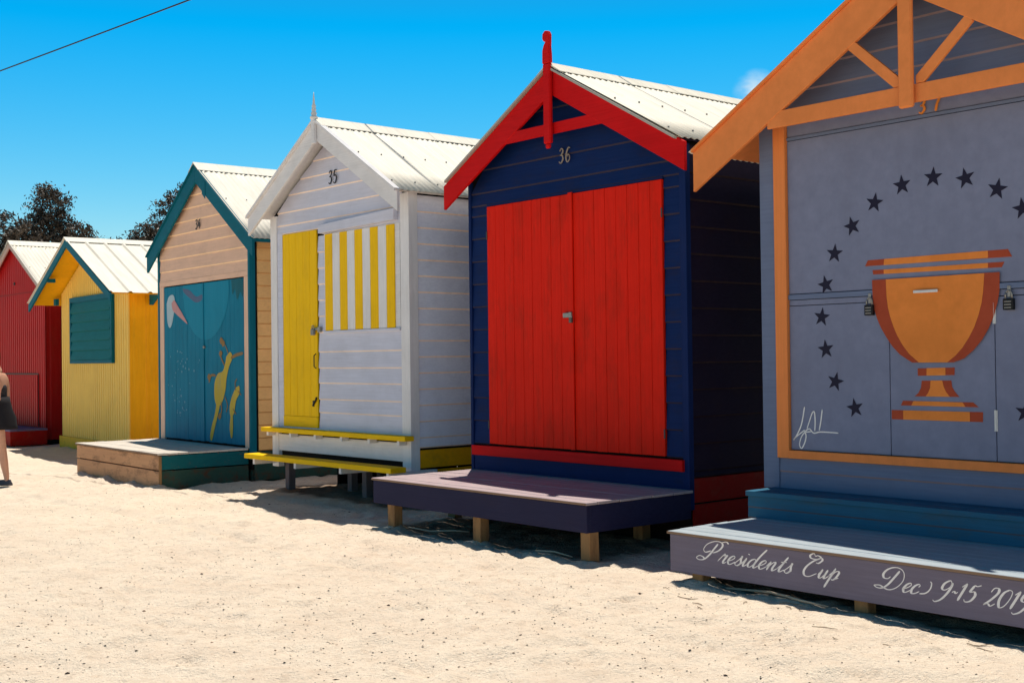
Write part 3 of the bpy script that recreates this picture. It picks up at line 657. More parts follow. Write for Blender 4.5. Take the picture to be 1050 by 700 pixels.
dk = thing('timber_deck', 'low weathered plank deck with chipped teal side below the mural doors', 'deck', (*at('d', 0, 0), 0), R(HUT['d'][2]), 'low timber decks in front of the huts')
decktop(dk, DECKG, -.045, 2.942, -1.285, -.032, .447, .14, .026)
box('fascia_edge', EDGE, dk, -.044, 2.941, -1.2895, -1.286, .424, .441, .0)
m = MB(); m.box(-.032, 2.928, -1.268, -1.23, .236, .412); m.box(-.030, 2.926, -1.266, -1.23, -.03, .222); m.build('fascia_board', WOODF, dk, .004)
m = MB(); m.box(2.898, 2.9335, -1.229, -.032, .236, .412); m.build('side_board', TEALF, dk, .004)
box('side_board', WOODM, dk, 2.898, 2.932, -1.229, -.032, -.05, .222)
box('side_board', WOODM, dk, -.03, 0, -1.229, -.04, -.05, .41)
box('end_post', WOODP, dk, 2.9285, 2.945, -1.262, -1.23, -.04, .41); box('joist', WOODP, dk, .01, 2.88, -1.15, -1.11, -.03, .41)

# ---- yellow corrugated hut with teal louvre (33)
t = hut('e', 'beach_hut', 'yellow corrugated iron beach hut with teal louvred window and low pitched roof')
W = 3.68; cx = W / 2; xe = -.50; xr = W + .50; ze = 2.72; zpk = 3.762; sl = (zpk - ze) / (cx - xe); wt = ze + sl * (0 - xe) - .02
D = 2.6
m = MB(); m.prism([(.02, .0), (W - .02, .0), (W - .02, wt - .02), (cx, zpk - .05), (.02, wt - .02)], .02, D); m.build('wall_core', DARK, t)
corrug('front_sheet', CYEL, t, .0, W, .18, lambda x: min(wt + sl * x, wt + sl * (W - x)) - .03, 0, .115, .0105)
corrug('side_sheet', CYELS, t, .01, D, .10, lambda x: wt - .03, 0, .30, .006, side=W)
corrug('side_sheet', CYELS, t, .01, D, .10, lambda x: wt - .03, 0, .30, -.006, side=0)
box('base_board', paint('ochre_footing_paint', (.92, .50, .04), 'x', .4), t, -.03, W + .01, -.05, -.015, -.06, .22)
wx0, wx1, wz0, wz1 = .70, 3.02, 1.585, 2.80
wn = box('louvre_window', TEAL, t, wx0, wx1, -.03, -.013, wz0, wz1)
m = MB(); lap(m, lambda z: [(wx0 + .07, wx1 - .07)], frange(wz0 + .07, wz1 - .11, .175), -.034, .045); m.build('louvre', 2 * [paint('teal_louvre_paint', (.008, .16, .18), 'x', .25, dirt=(.02, .07, .08))], wn)
m = MB(); m.box(wx0, wx1, -.07, -.0305, wz0, wz0 + .06); m.box(wx0, wx1, -.07, -.0305, wz1 - .09, wz1)
m.box(wx0, wx0 + .06, -.07, -.0305, wz0 + .061, wz1 - .091); m.box(wx1 - .06, wx1, -.07, -.0305, wz0 + .061, wz1 - .091); m.build('window_frame', TEAL, wn, .004)
yb = -.475
roof(t, xe, xr, ze, zpk, yb - .02, D + .3, ROOFW, pitch=.33, amp=.012, trapez=True, screws=False)
soffit(t, xe + .02, xr - .02, ze + .01, zpk, yb + .034, D + .2, CYELS)
barges(t, xe, xr, ze, zpk + .02, .135, yb - .005, yb + .03, TEAL)
m = MB()
m.box(.62, .70, yb + .032, yb + .16, ze + sl * 1.05 - .10, ze + sl * 1.05 - .03); m.build('purlin', TEAL, t, .003)
box('eave_bracket', TEAL, t, -.16, -.02, -.10, -.04, ze - .02, ze + sl * .3 - .03)
m = MB(); m.prism([(W + .02, ze + .02), (W + .40, ze + .02), (W + .02, ze - .16)], .35, .42); m.build('eave_bracket', TEAL, t)

# ---- red corrugated hut (32)
t = hut('g', 'beach_hut', 'red corrugated iron beach hut at the left edge of the photo with cream roof')
W = 3.8; cx = W / 2 + .12; xe = -.16; xr = W + .40; ze = 2.90; zpk = 4.10; sl = (zpk - ze) / (cx - xe); wt = ze + sl * (0 - xe) - .02; D = 2.9
m = MB(); m.prism([(.02, .0), (W - .02, .0), (W - .02, zpk - sl * (W - cx) - .05), (cx, zpk - .05), (.02, wt - .02)], .02, D); m.build('wall_core', DARK, t)
corrug('front_sheet', CRED, t, .0, W, .20, lambda x: zpk - sl * abs(x - cx) - .03, 0, .12, .014)
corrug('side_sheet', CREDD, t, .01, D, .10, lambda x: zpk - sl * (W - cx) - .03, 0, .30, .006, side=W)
box('door_gap', BLACK, t, 3.425, 3.445, -.03, -.022, .34, 1.40, 0); box('door_gap', BLACK, t, .88, 3.424, -.03, -.022, 1.375, 1.40, 0)
dr = corrug('door', CRED, t, .9, 3.42, .36, lambda x: 1.37, -.032, .12, .014)
m = MB(); m.box(.05, W - .05, -.018, -.010, 3.02, 3.045); m.build('flashing_strip', CREDD, t)
m = MB(); m.lathe([(.03, 0), (.03, .02)], 0, 0, 10); o = m.build('vent', BLACK, t); o.rotation_euler = (R(90), 0, 0); o.location = (2.05, -.015, 3.25)
yb = -.12
roof(t, xe, xr, ze, zpk, yb - .02, D + .3, ROOFW)
verge(t, xe, xr, ze, zpk, yb - .03, yb + .02, CAPM, .02, .001)
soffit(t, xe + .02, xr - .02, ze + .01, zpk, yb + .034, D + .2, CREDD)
barges(t, xe, xr, ze, zpk, .10, yb - .005, yb + .03, paint('pale_pink_trim_paint', (.55, .40, .36), 'x', .2))
dk = thing('timber_deck', 'dark red deck with purple grey boards under the red corrugated hut', 'deck', (*at('g', 0, 0), 0), R(HUT['g'][2]), 'low timber decks in front of the huts')
decktop(dk, paint('purple_grey_deck_wood', (.16, .14, .24), 'x', .3), .2, 3.95, -.75, -.03, .33, .14, .034)
m = MB(); m.box(.21, 3.94, -.74, -.70, .02, .295); m.box(3.90, 3.94, -.699, -.04, .02, .295); m.build('fascia_board', REDB, dk, .003)
m = MB()
for x in (.5, 1.6, 2.7, 3.7): m = MB(); m.box(x, x + .09, -.69, -.60, -.12, .29); m.build('stump', WOODP, dk)

# ---- the pale hut whose roof just shows at the far left
X, Y = at('g', -4.1, .1)
t = thing('beach_hut', 'pale blue beach hut mostly out of frame with only its white roof corner showing', 'beach hut', (X, Y, 0), R(-50), GRP)
W = 3.2; cx = W / 2; xe = -.2; xr = W + .2; ze = 2.8; zpk = 3.7; sl = (zpk - ze) / (cx - xe); wt = ze + sl * .2 - .03; D = 2.8
PB = paint('pale_blue_paint', (.45, .55, .66), 'x', .15)
m = MB(); m.prism([(.02, .0), (W - .02, .0), (W - .02, wt - .02), (cx, zpk - .05), (.02, wt - .02)], .02, D); m.build('wall_core', PB, t)
m = MB(); lap(m, lambda z: [(.0, W)], frange(.3, wt, .17), 0, .018); m.build('front_boards', edged(PB, (.7, .65, .65)), t)
m = MB(); planks(m, .9, 2.3, .4, 2.4, .14, -.04, -.02); m.build('door', WHITEZ, t, .002)
m = MB(); lap(m, lambda z: [(.0, D)], frange(.3, wt, .17), 0, .018, 's', W); m.build('side_boards', edged(PB, (.7, .65, .65)), t)
roof(t, xe, xr, ze, zpk, -.2, D + .1, ROOFW)
barges(t, xe, xr, ze, zpk, .16, -.19, -.16, WHITE)

# ------------------------------------------------------------------ sand
TR = [(-9, 17.6), (-4.6, 13.63), (-3.37, 12.23), (-2.69, 11.37), (-2.07, 10.67), (-1.33, 9.66), (-.61, 8.78), (.18, 7.88), (.35, 7.66), (.56, 7.34), (.83, 7.02), (1.0, 6.84), (1.12, 6.7), (1.23, 6.46), (1.45, 6.09), (1.9, 5.4)]
def tr_d(x, y):
    b = 9
    for (ax, ay), (bx, by) in zip(TR[:-1], TR[1:]):
        if min(ax, bx) - .5 > x or max(ax, bx) + .5 < x or min(ay, by) - .5 > y or max(ay, by) + .5 < y: continue
        dx, dy = bx - ax, by - ay; u = max(0, min(1, ((x - ax) * dx + (y - ay) * dy) / (dx * dx + dy * dy)))
        b = min(b, math.hypot(x - ax - u * dx, y - ay - u * dy))
    return b
FP = []
rf = random.Random(3)
for i in range(420):
    y = 5 + 13 * rf.random() ** 1.2; x = rf.uniform(-.62, .45) * y + rf.uniform(-.5, .5)
    FP.append((x, y, rf.uniform(0, math.pi), rf.uniform(.07, .13), rf.uniform(.008, .022)))
cell = {}
for f in FP:
    for i in (-1, 0, 1):
        for j in (-1, 0, 1): cell.setdefault((int(f[0] // .4) + i, int(f[1] // .4) + j), []).append(f)
MD = []
for k, pts in (('b', [(.26, -1.16), (1.55, -1.16), (2.9, -1.16)]), ('a', [(.39, -1.23), (1.7, -1.23)]), ('c', [(.14, .12), (.96, .5), (2.54, .35)]), ('d', [(.3, -1.26), (1.2, -1.28), (2.1, -1.26), (2.9, -1.25), (2.95, -.6)]), ('e', [(.5, -.05), (1.6, -.05), (2.8, -.05)])):
    for p in pts: MD.append((*at(k, *p), .16, .030 if k in 'abc' else .045))
def sand_z(x, y):
    v = Vector((x, y, 0))
    near = max(0, min(1, (30 - y) / 12))
    z = .030 * noise.noise(v * .9 + Vector((3, 1, 0))) + .020 * noise.noise(v * 2.6) + .019 * noise.noise(v * 5.5 + Vector((7, 0, 0))) * near + .011 * noise.noise(v * 12) * near + .006 * noise.noise(v * 26) * near
    d = tr_d(x, y)
    if d < .4:
        k = .6 + .6 * noise.noise(v * 1.7 + Vector((0, 9, 0)))
        z += (-.040 * math.exp(-(d / .07) ** 2) + .012 * math.exp(-((d - .16) / .07) ** 2)) * max(.15, k)
    z = z
    if y > 8:
        for mx_, my_, mr__, mh in MD:
            q = (x - mx_) ** 2 + (y - my_) ** 2
            if q < .25: z += mh * math.exp(-q / (mr__ * mr__)) * (1 + .6 * noise.noise(v * 7))
    for fx, fy, a, r, dp in cell.get((int(x // .4), int(y // .4)), ()):
        ca, sa = math.cos(a), math.sin(a); u = ((x - fx) * ca + (y - fy) * sa) / (r * 1.7); w = (-(x - fx) * sa + (y - fy) * ca) / r
        q = u * u + w * w
        if q < 6: z += dp * (-math.exp(-q * 1.4) + .45 * math.exp(-(math.sqrt(q) - 1.35) ** 2 * 6))
    return z
def axis(lo, hi, step, far_lo, far_hi, g=1.18):
    a = [lo]
    while a[-1] < hi: a.append(a[-1] + step)
    s = step; l = [lo]
    while l[-1] > far_lo: s *= g; l.append(l[-1] - s)
    s = step; h = [a[-1]]
    while h[-1] < far_hi: s *= g; h.append(h[-1] + s)
    return l[:0:-1] + a + h[1:]
xs = axis(-7.5, 4.2, .034, -900, 900); ys = axis(5.4, 11.5, .030, -60, 1200, 1.02)
yy = [ys[0]]
ys = axis(5.4, 11.0, .030, -60, 11.1); s = .03
while ys[-1] < 18: s = min(.06, s * 1.02); ys.append(ys[-1] + s)
while ys[-1] < 1300: s *= 1.18; ys.append(ys[-1] + s)
vs = []; nx, ny = len(xs), len(ys)
for y in ys:
    for x in xs:
        inn = -40 < x < 30 and 0 < y < 60
        z = sand_z(x, y) if inn else 0
        if y > 30: z *= max(0, 1 - (y - 30) / 20)
        vs.append((x, y, z))
fs = [(j * nx + i, j * nx + i + 1, (j + 1) * nx + i + 1, (j + 1) * nx + i) for j in range(ny - 1) for i in range(nx - 1)]
me = bpy.data.meshes.new('sand'); me.from_pydata(vs, [], fs)
at_ = me.attributes.new('shade_litter', 'FLOAT', 'POINT'); lv = []  # mask that paints under-deck shade, with leaf debris, into the sand colour
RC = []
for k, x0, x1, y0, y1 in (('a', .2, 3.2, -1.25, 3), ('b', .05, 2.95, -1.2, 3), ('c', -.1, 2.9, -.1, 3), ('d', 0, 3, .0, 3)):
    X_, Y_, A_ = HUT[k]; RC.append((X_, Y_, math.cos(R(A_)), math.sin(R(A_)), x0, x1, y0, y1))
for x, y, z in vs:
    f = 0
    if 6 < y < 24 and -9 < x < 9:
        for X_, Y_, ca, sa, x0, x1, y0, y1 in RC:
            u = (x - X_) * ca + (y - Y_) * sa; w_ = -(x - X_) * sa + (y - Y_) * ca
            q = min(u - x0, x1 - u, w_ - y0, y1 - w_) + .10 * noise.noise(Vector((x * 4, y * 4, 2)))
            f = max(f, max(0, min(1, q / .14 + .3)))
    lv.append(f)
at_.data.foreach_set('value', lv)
for p in me.polygons: p.use_smooth = True
m, nt, b = nodes('beach_sand')
n1 = tex(nt, (1, 1, 1), 1.3, 8, .65, .3); n2 = tex(nt, (1, 1, 1), 9, 6, .7); n3 = tex(nt, (1, 1, 1), 160, 3, .7); n4 = tex(nt, (1, 1, 1), 55, 4, .6)
c = mixc(nt, (.93, .79, .63), (.85, .70, .55), ramp(nt, n1, .42, .70))
c = mixc(nt, c, (.50, .36, .25), mul(nt, ramp(nt, n2, .50, .74), .42))
c = mixc(nt, c, (.42, .29, .20), mul(nt, ramp(nt, tex(nt, (1, 1, 1), 26, 5, .8), .56, .70), .32))
c = mixc(nt, c, (.85, .72, .55), mul(nt, ramp(nt, n3, .55, .8), .5))
c = mixc(nt, c, (.26, .17, .11), mul(nt, ramp(nt, n4, .63, .72), .55))
la = nt.nodes.new('ShaderNodeAttribute'); la.attribute_name = 'shade_litter'
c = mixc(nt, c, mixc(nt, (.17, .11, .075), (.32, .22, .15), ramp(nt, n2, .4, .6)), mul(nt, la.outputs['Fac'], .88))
nt.links.new(c, b.inputs['Base Color']); b.inputs['Roughness'].default_value = .95; b.inputs['Specular IOR Level'].default_value = .1
bp = nt.nodes.new('ShaderNodeBump'); bp.inputs['Strength'].default_value = 1.0; bp.inputs['Distance'].default_value = .03
ad = nt.nodes.new('ShaderNodeMath'); ad.operation = 'ADD'; n5 = tex(nt, (1, 1, 1), 24, 5, .75); nt.links.new(n5, ad.inputs[0]); nt.links.new(mul(nt, n4, .6), ad.inputs[1])
nt.links.new(ad.outputs[0], bp.inputs['Height']); nt.links.new(bp.outputs[0], b.inputs['Normal'])
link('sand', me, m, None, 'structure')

# flecks of dry seaweed and shell grit
m = MB(); rg = random.Random(11)
for i in range(8500):
    y = 5.4 + 12 * rg.random() ** 1.4; x = rg.uniform(-.55, .45) * y
    dens = noise.noise(Vector((x * .7, y * .7, 5)))
    if dens < -.15 and rg.random() < .7: continue
    z = sand_z(x, y) + .001; L = rg.uniform(.003, .010) * (2.0 if rg.random() < .05 else 1); w = L * rg.uniform(.4, .9); a = rg.uniform(0, 6.28)
    ca, sa = math.cos(a), math.sin(a); h = w * .5
    P = [(-L, 0, 0), (0, -w, 0), (L, 0, 0), (0, w, 0), (0, 0, h)]
    m.add([(x + px * ca - py * sa, y + px * sa + py * ca, z + pz) for px, py, pz in P], [(0, 1, 4), (1, 2, 4), (2, 3, 4), (3, 0, 4)], rg.choice((0, 0, 0, 1)))
m.build('seaweed_flecks', [plain('dark_seaweed', (.035, .025, .02), .9), plain('brown_seaweed', (.16, .09, .05), .9)], None, kind='stuff')
# loose twigs lying below and beside the decks
m = MB()
for i in range(46):
    k, a0, a1, b0, b1 = rg.choice((('b', .1, 2.8, -1.5, -.5), ('b', .1, 2.8, -1.5, -.5), ('a', .2, 2.8, -1.5, -.8), ('a', .2, 2.9, -2.2, -1.4)))
    x, y = at(k, rg.uniform(a0, a1), rg.uniform(b0, b1)); a = rg.gauss(R(-45), .5); L = rg.uniform(.04, .16)
    pts = []
    for q in range(5):
        u = (q / 4 - .5) * L; px = x + u * math.cos(a) + rg.uniform(-.008, .008); py = y + u * math.sin(a) + rg.uniform(-.008, .008)
        pts.append((px, py, sand_z(px, py) + .006))
    m.tube(pts, [.0022, .003, .003, .0025, .001], 5)
m.build('dry_twigs', plain('dry_twig_wood', (.30, .22, .15), .9), None, kind='stuff')
def branch(label, k, pts):
    t = MB(); q = []
    for x, y in pts:
        X, Y = at(k, x, y); q.append((X, Y, sand_z(X, Y) + .012 + rg.uniform(0, .012)))
    t.tube(q, [.006] + [.009] * (len(q) - 2) + [.004], 6)
    o = t.build('driftwood_stick', plain('bleached_driftwood', (.5, .40, .30), .9), None, smooth=True); o['label'] = label; o['category'] = 'driftwood'
branch('thin bent driftwood stick lying in shade below the mauve lettered deck', 'a', [(.62, -1.25), (.85, -1.22), (1.0, -1.27), (1.12, -1.26), (1.3, -1.34), (1.5, -1.33)])
branch('pale straight driftwood stick near the left post below the navy deck', 'b', [(.40, -1.12), (.62, -1.02), (.85, -.92), (1.0, -.86)])
branch('short pale driftwood stick near the right post below the navy deck', 'b', [(2.3, -1.2), (2.5, -1.17), (2.72, -1.18)])

# ------------------------------------------------------------------ trees
LEAF, nt, b = nodes('tree_foliage')
n = tex(nt, (1, 1, 1), .9, 4, .6); c = mixc(nt, (.030, .022, .014), (.085, .060, .040), ramp(nt, n, .35, .65))
nt.links.new(c, b.inputs['Base Color']); b.inputs['Roughness'].default_value = .55; b.inputs['Specular IOR Level'].default_value = .5
BARK = plain('tree_bark', (.06, .045, .035), .9)
def tree(label, base, lobes, seed, trunk_top):
    rr = random.Random(seed); t = thing('coastal_tree', label, 'tree', (base[0], base[1], 0), 0, 'dark trees behind the huts')
    m = MB(); top = Vector(trunk_top); ctr = [Vector((0, 0, -.1)), Vector((.1, 0, 1.2)), top * .6, top]
    m.tube(ctr, [.26, .2, .14, .07], 8)
    leaf = MB()
    for (lx, ly, lz, rx, rz_, dens) in lobes:
        c = Vector((lx, ly, lz)); m.tube([top * .7, (top * .7 + c) / 2 + Vector((0, 0, .1)), c], [.07, .05, .02], 6)
        for cl in range(int(dens)):
            while True:
                d = Vector((rr.uniform(-1, 1), rr.uniform(-1, 1), rr.uniform(-1, 1)))
                if d.length < 1: break
            d = d * (.55 + .45 * rr.random()) / max(.4, d.length) if rr.random() < .6 else d
            p = c + Vector((d.x * rx, d.y * rx, d.z * rz_)); rad = rr.uniform(.12, .26)
            for k in range(26):
                q = p + Vector((rr.gauss(0, 1), rr.gauss(0, 1), rr.gauss(0, .8))) * rad * .62
                L = rr.uniform(.05, .10); w = L * .36
                u = Vector((rr.gauss(0, 1), rr.gauss(0, 1), rr.gauss(0, 1) + .4)).normalized(); v = u.orthogonal().normalized(); v.rotate(Matrix.Rotation(rr.uniform(0, 6.28), 3, u))
                leaf.add([q - u * L, q + v * w, q + u * L, q - v * w], [(0, 1, 2, 3)])
    m.build('trunk', BARK, t, smooth=True); leaf.build('crown', LEAF, t)
tree('tall dark tree rising behind the red and yellow huts', (-17.0, 46), [(-.2, 0, 7.35, .75, .95, 100), (-.35, 0, 6.4, 1.1, 1.0, 140), (.55, 0, 6.0, 1.05, .85, 120), (-1.2, .2, 5.4, 1.1, .9, 110), (.2, .3, 4.9, 1.7, 1.0, 170), (1.25, 0, 5.35, .6, .5, 34), (.95, 0, 4.6, .9, .7, 60), (.1, 0, 3.7, 1.8, .9, 100)], 4, (0, 0, 5.2))
tree('broad dark tree cut by the left edge of the photo', (-18.6, 44.5), [(.0, 0, 6.3, 1.0, .8, 95), (1.0, 0, 5.9, .75, .8, 75), (-1.0, 0, 5.8, 1.0, .9, 70), (.6, .2, 4.9, 1.5, 1.0, 150), (-.8, 0, 4.5, 1.3, 1.0, 90), (.8, 0, 3.8, 1.4, .8, 80)], 9, (0, 0, 4.8))
tree('dark tree showing between the yellow hut and the peach gable', (-12.9, 49.5), [(.2, 0, 8.1, 1.0, .9, 120), (-.65, 0, 7.3, .85, 1.0, 110), (.6, 0, 6.9, 1.2, 1.2, 120), (-.2, 0, 5.8, 1.4, 1.0, 130), (1.2, 0, 8.2, .8, .8, 60)], 21, (0, 0, 6.4))
tree('low dark bushy tree just right of the yellow hut ridge', (-14.1, 47.5), [(.1, 0, 6.35, .65, .6, 60), (-.55, 0, 5.9, .8, .55, 60), (.6, 0, 5.8, .7, .7, 60), (0, 0, 5.1, 1.2, .8, 90)], 33, (0, 0, 4.9))
t_ = MB()
tree('small rounded tree top peeking over the yellow hut ridge', (-16.1, 49), [(.1, 0, 6.15, .35, .28, 16), (0, 0, 5.3, .9, .6, 40)], 41, (0, 0, 4.8))

# ------------------------------------------------------------------ overhead cable
m = MB(); A = Vector((-9.09, 21.93, 6.82)); B = Vector((-4.64, 17.93, 6.88)); d = (B - A); P = []
for i in range(-90, 130, 3):
    u = i / 10; p = A + d * u; p.z += .010 * (u - .5) ** 2 * 1.0 - .0025
    P.append(p)
m.tube(P, .011, 6); o = m.build('overhead_cable', plain('black_cable_sheath', (.015, .015, .02), .5), None, smooth=True)
o['label'] = 'thin black overhead cable crossing the sky at the upper left'; o['category'] = 'cable'

# ------------------------------------------------------------------ person at the left edge
def skin(name, chains, mat, parent, sub=2, root=0):
    vs = []; es = []; rs = []
    idx = {}
    for ch in chains:
        prev = None
        for p in ch:
            key = tuple(round(q, 4) for q in p[:3])
            if key not in idx: idx[key] = len(vs); vs.append(p[:3]); rs.append(p[3] if isinstance(p[3], tuple) else (p[3], p[3]))
            i = idx[key]
            if prev is not None and prev != i: es.append((prev, i))
            prev = i
    me = bpy.data.meshes.new(name); me.from_pydata(vs, es, []); o = link(name, me, mat, parent)
    md = o.modifiers.new('skin', 'SKIN'); md.use_smooth_shade = True
    for i, r in enumerate(rs): me.skin_vertices[0].data[i].radius = r
    me.skin_vertices[0].data[root].use_root = True
    s = o.modifiers.new('sub', 'SUBSURF'); s.levels = sub; s.render_levels = sub
    return o
SKIN = plain('tanned_skin', (.72, .38, .25), .5); SHORT = plain('dark_shorts_cloth', (.022, .020, .024), .85); TOPM = plain('dark_vest_cloth', (.05, .045, .05), .85); HAIR = plain('brown_hair', (.05, .025, .012), .6)
pr = thing('person', 'person in black shorts walking out of frame on the sand', 'person', (-6.80, 16.3, .0), 0)
# local: faces -x; y toward the huts
hipz = .93
body = skin('body', [
    [(0, 0, hipz, .125), (-.01, 0, 1.08, .105), (-.015, 0, 1.22, .11), (0, 0, 1.38, .12), (0, 0, 1.48, .07), (-.03, 0, 1.55, .05), (-.07, 0, 1.61, .06), (-.095, 0, 1.69, .085), (-.09, 0, 1.76, .07)],
    [(0, 0, hipz, .125), (0, -.09, .88, .095), (.045, -.10, .70, .078), (.085, -.10, .47, .055), (.105, -.10, .30, .056), (.14, -.10, .10, .035), (.135, -.10, .05, .036), (.04, -.11, .025, .028), (.0, -.11, .02, .02)],
    [(0, 0, hipz, .125), (0, .09, .88, .095), (-.10, .10, .70, .075), (-.17, .10, .47, .055), (-.15, .10, .30, .054), (-.13, .10, .09, .035), (-.14, .10, .05, .036), (-.23, .11, .025, .028), (-.27, .11, .02, .02)],
    [(0, 0, 1.38, .12), (.01, -.13, 1.42, .055), (.045, -.18, 1.36, .05), (.075, -.20, 1.12, .040), (-.02, -.22, 1.085, .036), (-.14, -.20, 1.09, .028), (-.19, -.19, 1.095, .024)],
    [(0, 0, 1.38, .12), (.01, .13, 1.42, .055), (.02, .18, 1.36, .05), (.03, .20, 1.12, .040), (-.10, .21, 1.04, .034), (-.22, .19, 1.07, .026), (-.26, .18, 1.08, .024)],
], SKIN, pr)
for sy in (-1, 1):
    hx, hz = (-.19, 1.095) if sy < 0 else (-.26, 1.08); hy = .19 * sy
    chains = []
    for k in range(4):
        o_y = sy * (-.03 + .02 * k) ; L = (.07, .08, .075, .06)[k]
        chains.append([(hx - .03, hy, hz, .022), (hx - .075, hy + o_y, hz, .010), (hx - .075 - L * .5, hy + o_y, hz - .012, .008), (hx - .075 - L * .8, hy + o_y, hz - .035, .006)])
    chains.append([(hx - .03, hy, hz, .022), (hx - .05, hy - sy * .035, hz + .02, .011), (hx - .085, hy - sy * .045, hz + .03, .008)])
    skin('hand', chains, SKIN, body, 1)
# face: nose, eyes, ears
m = MB()
m.add([(-.175, 0, 1.70), (-.175, -.012, 1.66), (-.20, 0, 1.66), (-.175, .012, 1.66)], [(0, 1, 2), (0, 2, 3), (1, 3, 2)])
m.build('nose', SKIN, body)
for s in (-1, 1):
    m = MB(); m.lathe([(.002, -.008), (.008, -.004), (.008, .004), (.002, .008)], 0, 0, 8); o = m.build('eye', DARKN, body, smooth=True); o.location = (-.168, s * .03, 1.70)
    m = MB(); m.lathe([(.004, -.028), (.014, -.012), (.016, .01), (.008, .028)], 0, 0, 8); o = m.build('ear', SKIN, body, smooth=True); o.location = (-.09, s * .082, 1.69)
m = MB(); m.box(-.178, -.168, -.022, .022, 1.628, 1.636); m.build('mouth', plain('lip_skin', (.35, .1, .09), .5), body)
skin('hair', [[(-.08, 0, 1.77, .085), (-.055, 0, 1.73, .085), (-.03, 0, 1.66, .06), (-.015, 0, 1.61, .03)]], HAIR, body, 2)
skin('vest', [[(0, 0, 1.0, (.135, .115)), (-.01, 0, 1.12, .118), (-.015, 0, 1.24, .122), (0, 0, 1.36, .126)]], TOPM, body, 2)
def tubes(name, rings, mat, parent):
    m = MB(); n = 20; vs = []
    for (cx_, cy_, z, rx, ry) in rings:
        for k in range(n):
            a = 2 * math.pi * k / n; w = 1 + .07 * math.sin(5 * a) * (1 if z < .9 else 0)
            vs.append((cx_ + rx * w * math.cos(a), cy_ + ry * w * math.sin(a), z))
    m.add(vs, [(i * n + k, i * n + (k + 1) % n, (i + 1) * n + (k + 1) % n, (i + 1) * n + k) for i in range(len(rings) - 1) for k in range(n)])
    o = m.build(name, mat, parent, smooth=True); so = o.modifiers.new('s', 'SOLIDIFY'); so.thickness = .008; return o
tubes('shorts', [(0, 0, 1.16, .125, .14), (0, 0, 1.08, .14, .16), (0, 0, .98, .165, .18), (.005, 0, .88, .19, .20), (.01, 0, .78, .195, .20), (.012, 0, .735, .205, .205)], SHORT, body)
for sx, sy in ((.135, -.10), (-.14, .10)):
    m = MB(); n = 14; vs = []
    for z, f in ((0, 1), (.02, 1.03), (.05, .9), (.075, .55)):
        for k in range(n):
            a = 2 * math.pi * k / n; vs.append((sx - .055 + .135 * f * math.cos(a) + (.04 if z > .06 else 0), sy + .048 * f * math.sin(a), z + .002))
    m.add(vs, [(i * n + k, i * n + (k + 1) % n, (i + 1) * n + (k + 1) % n, (i + 1) * n + k) for i in range(3) for k in range(n)] + [tuple(range(n - 1, -1, -1)), tuple(range(3 * n, 4 * n))])
    m.build('shoe', plain('grey_shoe', (.10, .10, .12), .7), body, smooth=True)

# ------------------------------------------------------------------ light, sky, camera
sun = bpy.data.lights.new('sun', 'SUN'); sun.energy = 5.0; sun.angle = R(.5); sun.color = (1, .93, .82)
so = bpy.data.objects.new('sun', sun); COL.objects.link(so)
dirv = Vector((-.010, -.322, -1)).normalized(); so.rotation_euler = dirv.to_track_quat('-Z', 'Y').to_euler()
w = bpy.data.worlds.new('World'); sc.world = w; w.use_nodes = True; nt = w.node_tree
bg = nt.nodes['Background']; sk = nt.nodes.new('ShaderNodeTexSky'); sk.sky_type = 'NISHITA'; sk.sun_disc = False
sk.sun_elevation = R(72.1); sk.sun_rotation = math.atan2(.010, .322); sk.dust_density = .3; sk.air_density = 1.0; sk.ozone_density = 3.0
gm = nt.nodes.new('ShaderNodeHueSaturation'); gm.inputs['Saturation'].default_value = 1.40; gm.inputs['Value'].default_value = 1.0
nt.links.new(sk.outputs[0], gm.inputs['Color'])
tc = nt.nodes.new('ShaderNodeTexCoord'); sx_ = nt.nodes.new('ShaderNodeSeparateXYZ'); nt.links.new(tc.outputs['Generated'], sx_.inputs[0])
cr = nt.nodes.new('ShaderNodeValToRGB'); el = cr.color_ramp.elements; nt.links.new(sx_.outputs[2], cr.inputs[0])
for i, (p_, c_) in enumerate(((.09, (.72, .89, .83)), (.26, (.0, 1, 1)), (.42, (.50, .46, .42)), (.65, (.50, .34, .24)))):
    e_ = el[i] if i < 2 else el.new(p_)
    e_.position = p_; e_.color = (*c_, 1)
tm = nt.nodes.new('ShaderNodeMix'); tm.data_type = 'RGBA'; tm.blend_type = 'MULTIPLY'; tm.inputs[0].default_value = 1
nt.links.new(gm.outputs[0], tm.inputs[6]); nt.links.new(cr.outputs[0], tm.inputs[7])
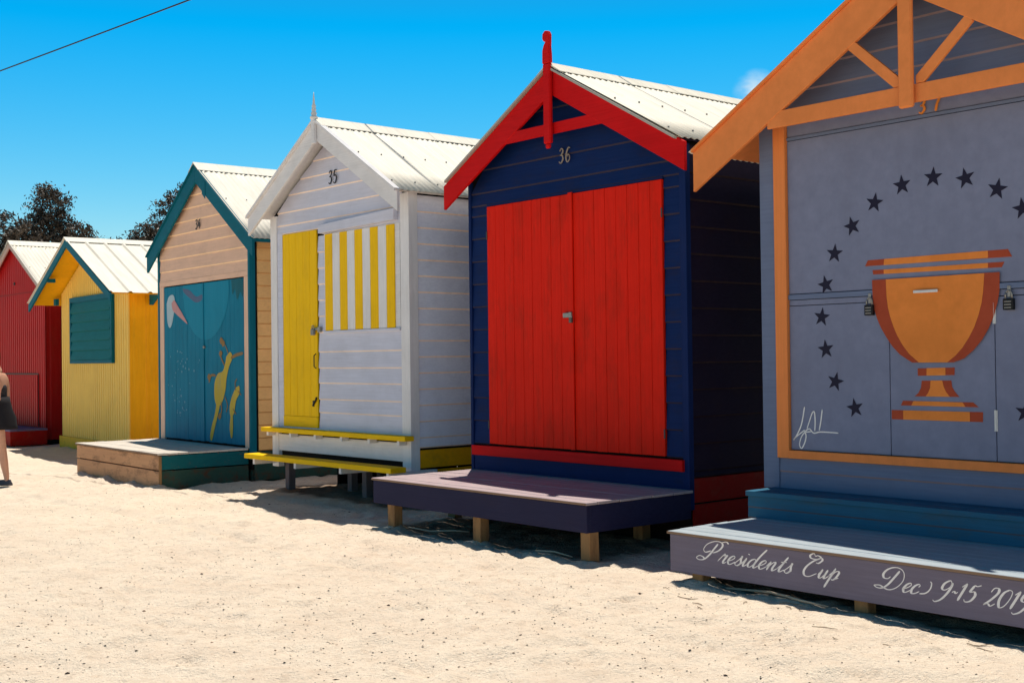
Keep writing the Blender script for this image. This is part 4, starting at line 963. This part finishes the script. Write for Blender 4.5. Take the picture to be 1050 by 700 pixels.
# one wisp of cloud low in the sky
tc = nt.nodes.new('ShaderNodeTexCoord'); mp = nt.nodes.new('ShaderNodeMapping'); mp.inputs['Scale'].default_value = (30, 30, 60)
nt.links.new(tc.outputs['Generated'], mp.inputs[0]); nz = nt.nodes.new('ShaderNodeTexNoise'); nz.inputs['Scale'].default_value = 1.3; nz.inputs['Detail'].default_value = 7
nt.links.new(mp.outputs[0], nz.inputs['Vector'])
dt = nt.nodes.new('ShaderNodeVectorMath'); dt.operation = 'DISTANCE'; nt.links.new(tc.outputs['Generated'], dt.inputs[0]); dt.inputs[1].default_value = Vector((.202, 1, .212)).normalized()
mr_ = nt.nodes.new('ShaderNodeMapRange'); mr_.inputs['From Min'].default_value = .020; mr_.inputs['From Max'].default_value = .004; nt.links.new(dt.outputs['Value'], mr_.inputs['Value'])
cl = nt.nodes.new('ShaderNodeMath'); cl.operation = 'MULTIPLY'; nt.links.new(mr_.outputs[0], cl.inputs[0]); nr = nt.nodes.new('ShaderNodeMapRange'); nr.inputs['From Min'].default_value = .4; nr.inputs['From Max'].default_value = .62
nt.links.new(nz.outputs['Fac'], nr.inputs['Value']); nt.links.new(nr.outputs[0], cl.inputs[1])
mx = nt.nodes.new('ShaderNodeMix'); mx.data_type = 'RGBA'; nt.links.new(cl.outputs[0], mx.inputs[0]); nt.links.new(tm.outputs[2], mx.inputs[6]); mx.inputs[7].default_value = (4.2, 5.4, 6.2, 1)
nt.links.new(mx.outputs[2], bg.inputs['Color']); bg.inputs['Strength'].default_value = .15

cam = bpy.data.cameras.new('camera'); co = bpy.data.objects.new('camera', cam); COL.objects.link(co); sc.camera = co
cam.sensor_width = 36; cam.lens = 1262.6 / 1050 * 36; cam.clip_end = 3000; cam.clip_start = .05
co.matrix_world = Matrix.Translation((0, 0, 1.6)) @ Matrix.Rotation(R(90) + .0128, 4, 'X') @ Matrix.Rotation(-.0127, 4, 'Z')
sc.view_settings.view_transform = 'Standard'; sc.view_settings.look = 'None'; sc.view_settings.exposure = 0; sc.view_settings.gamma = 1
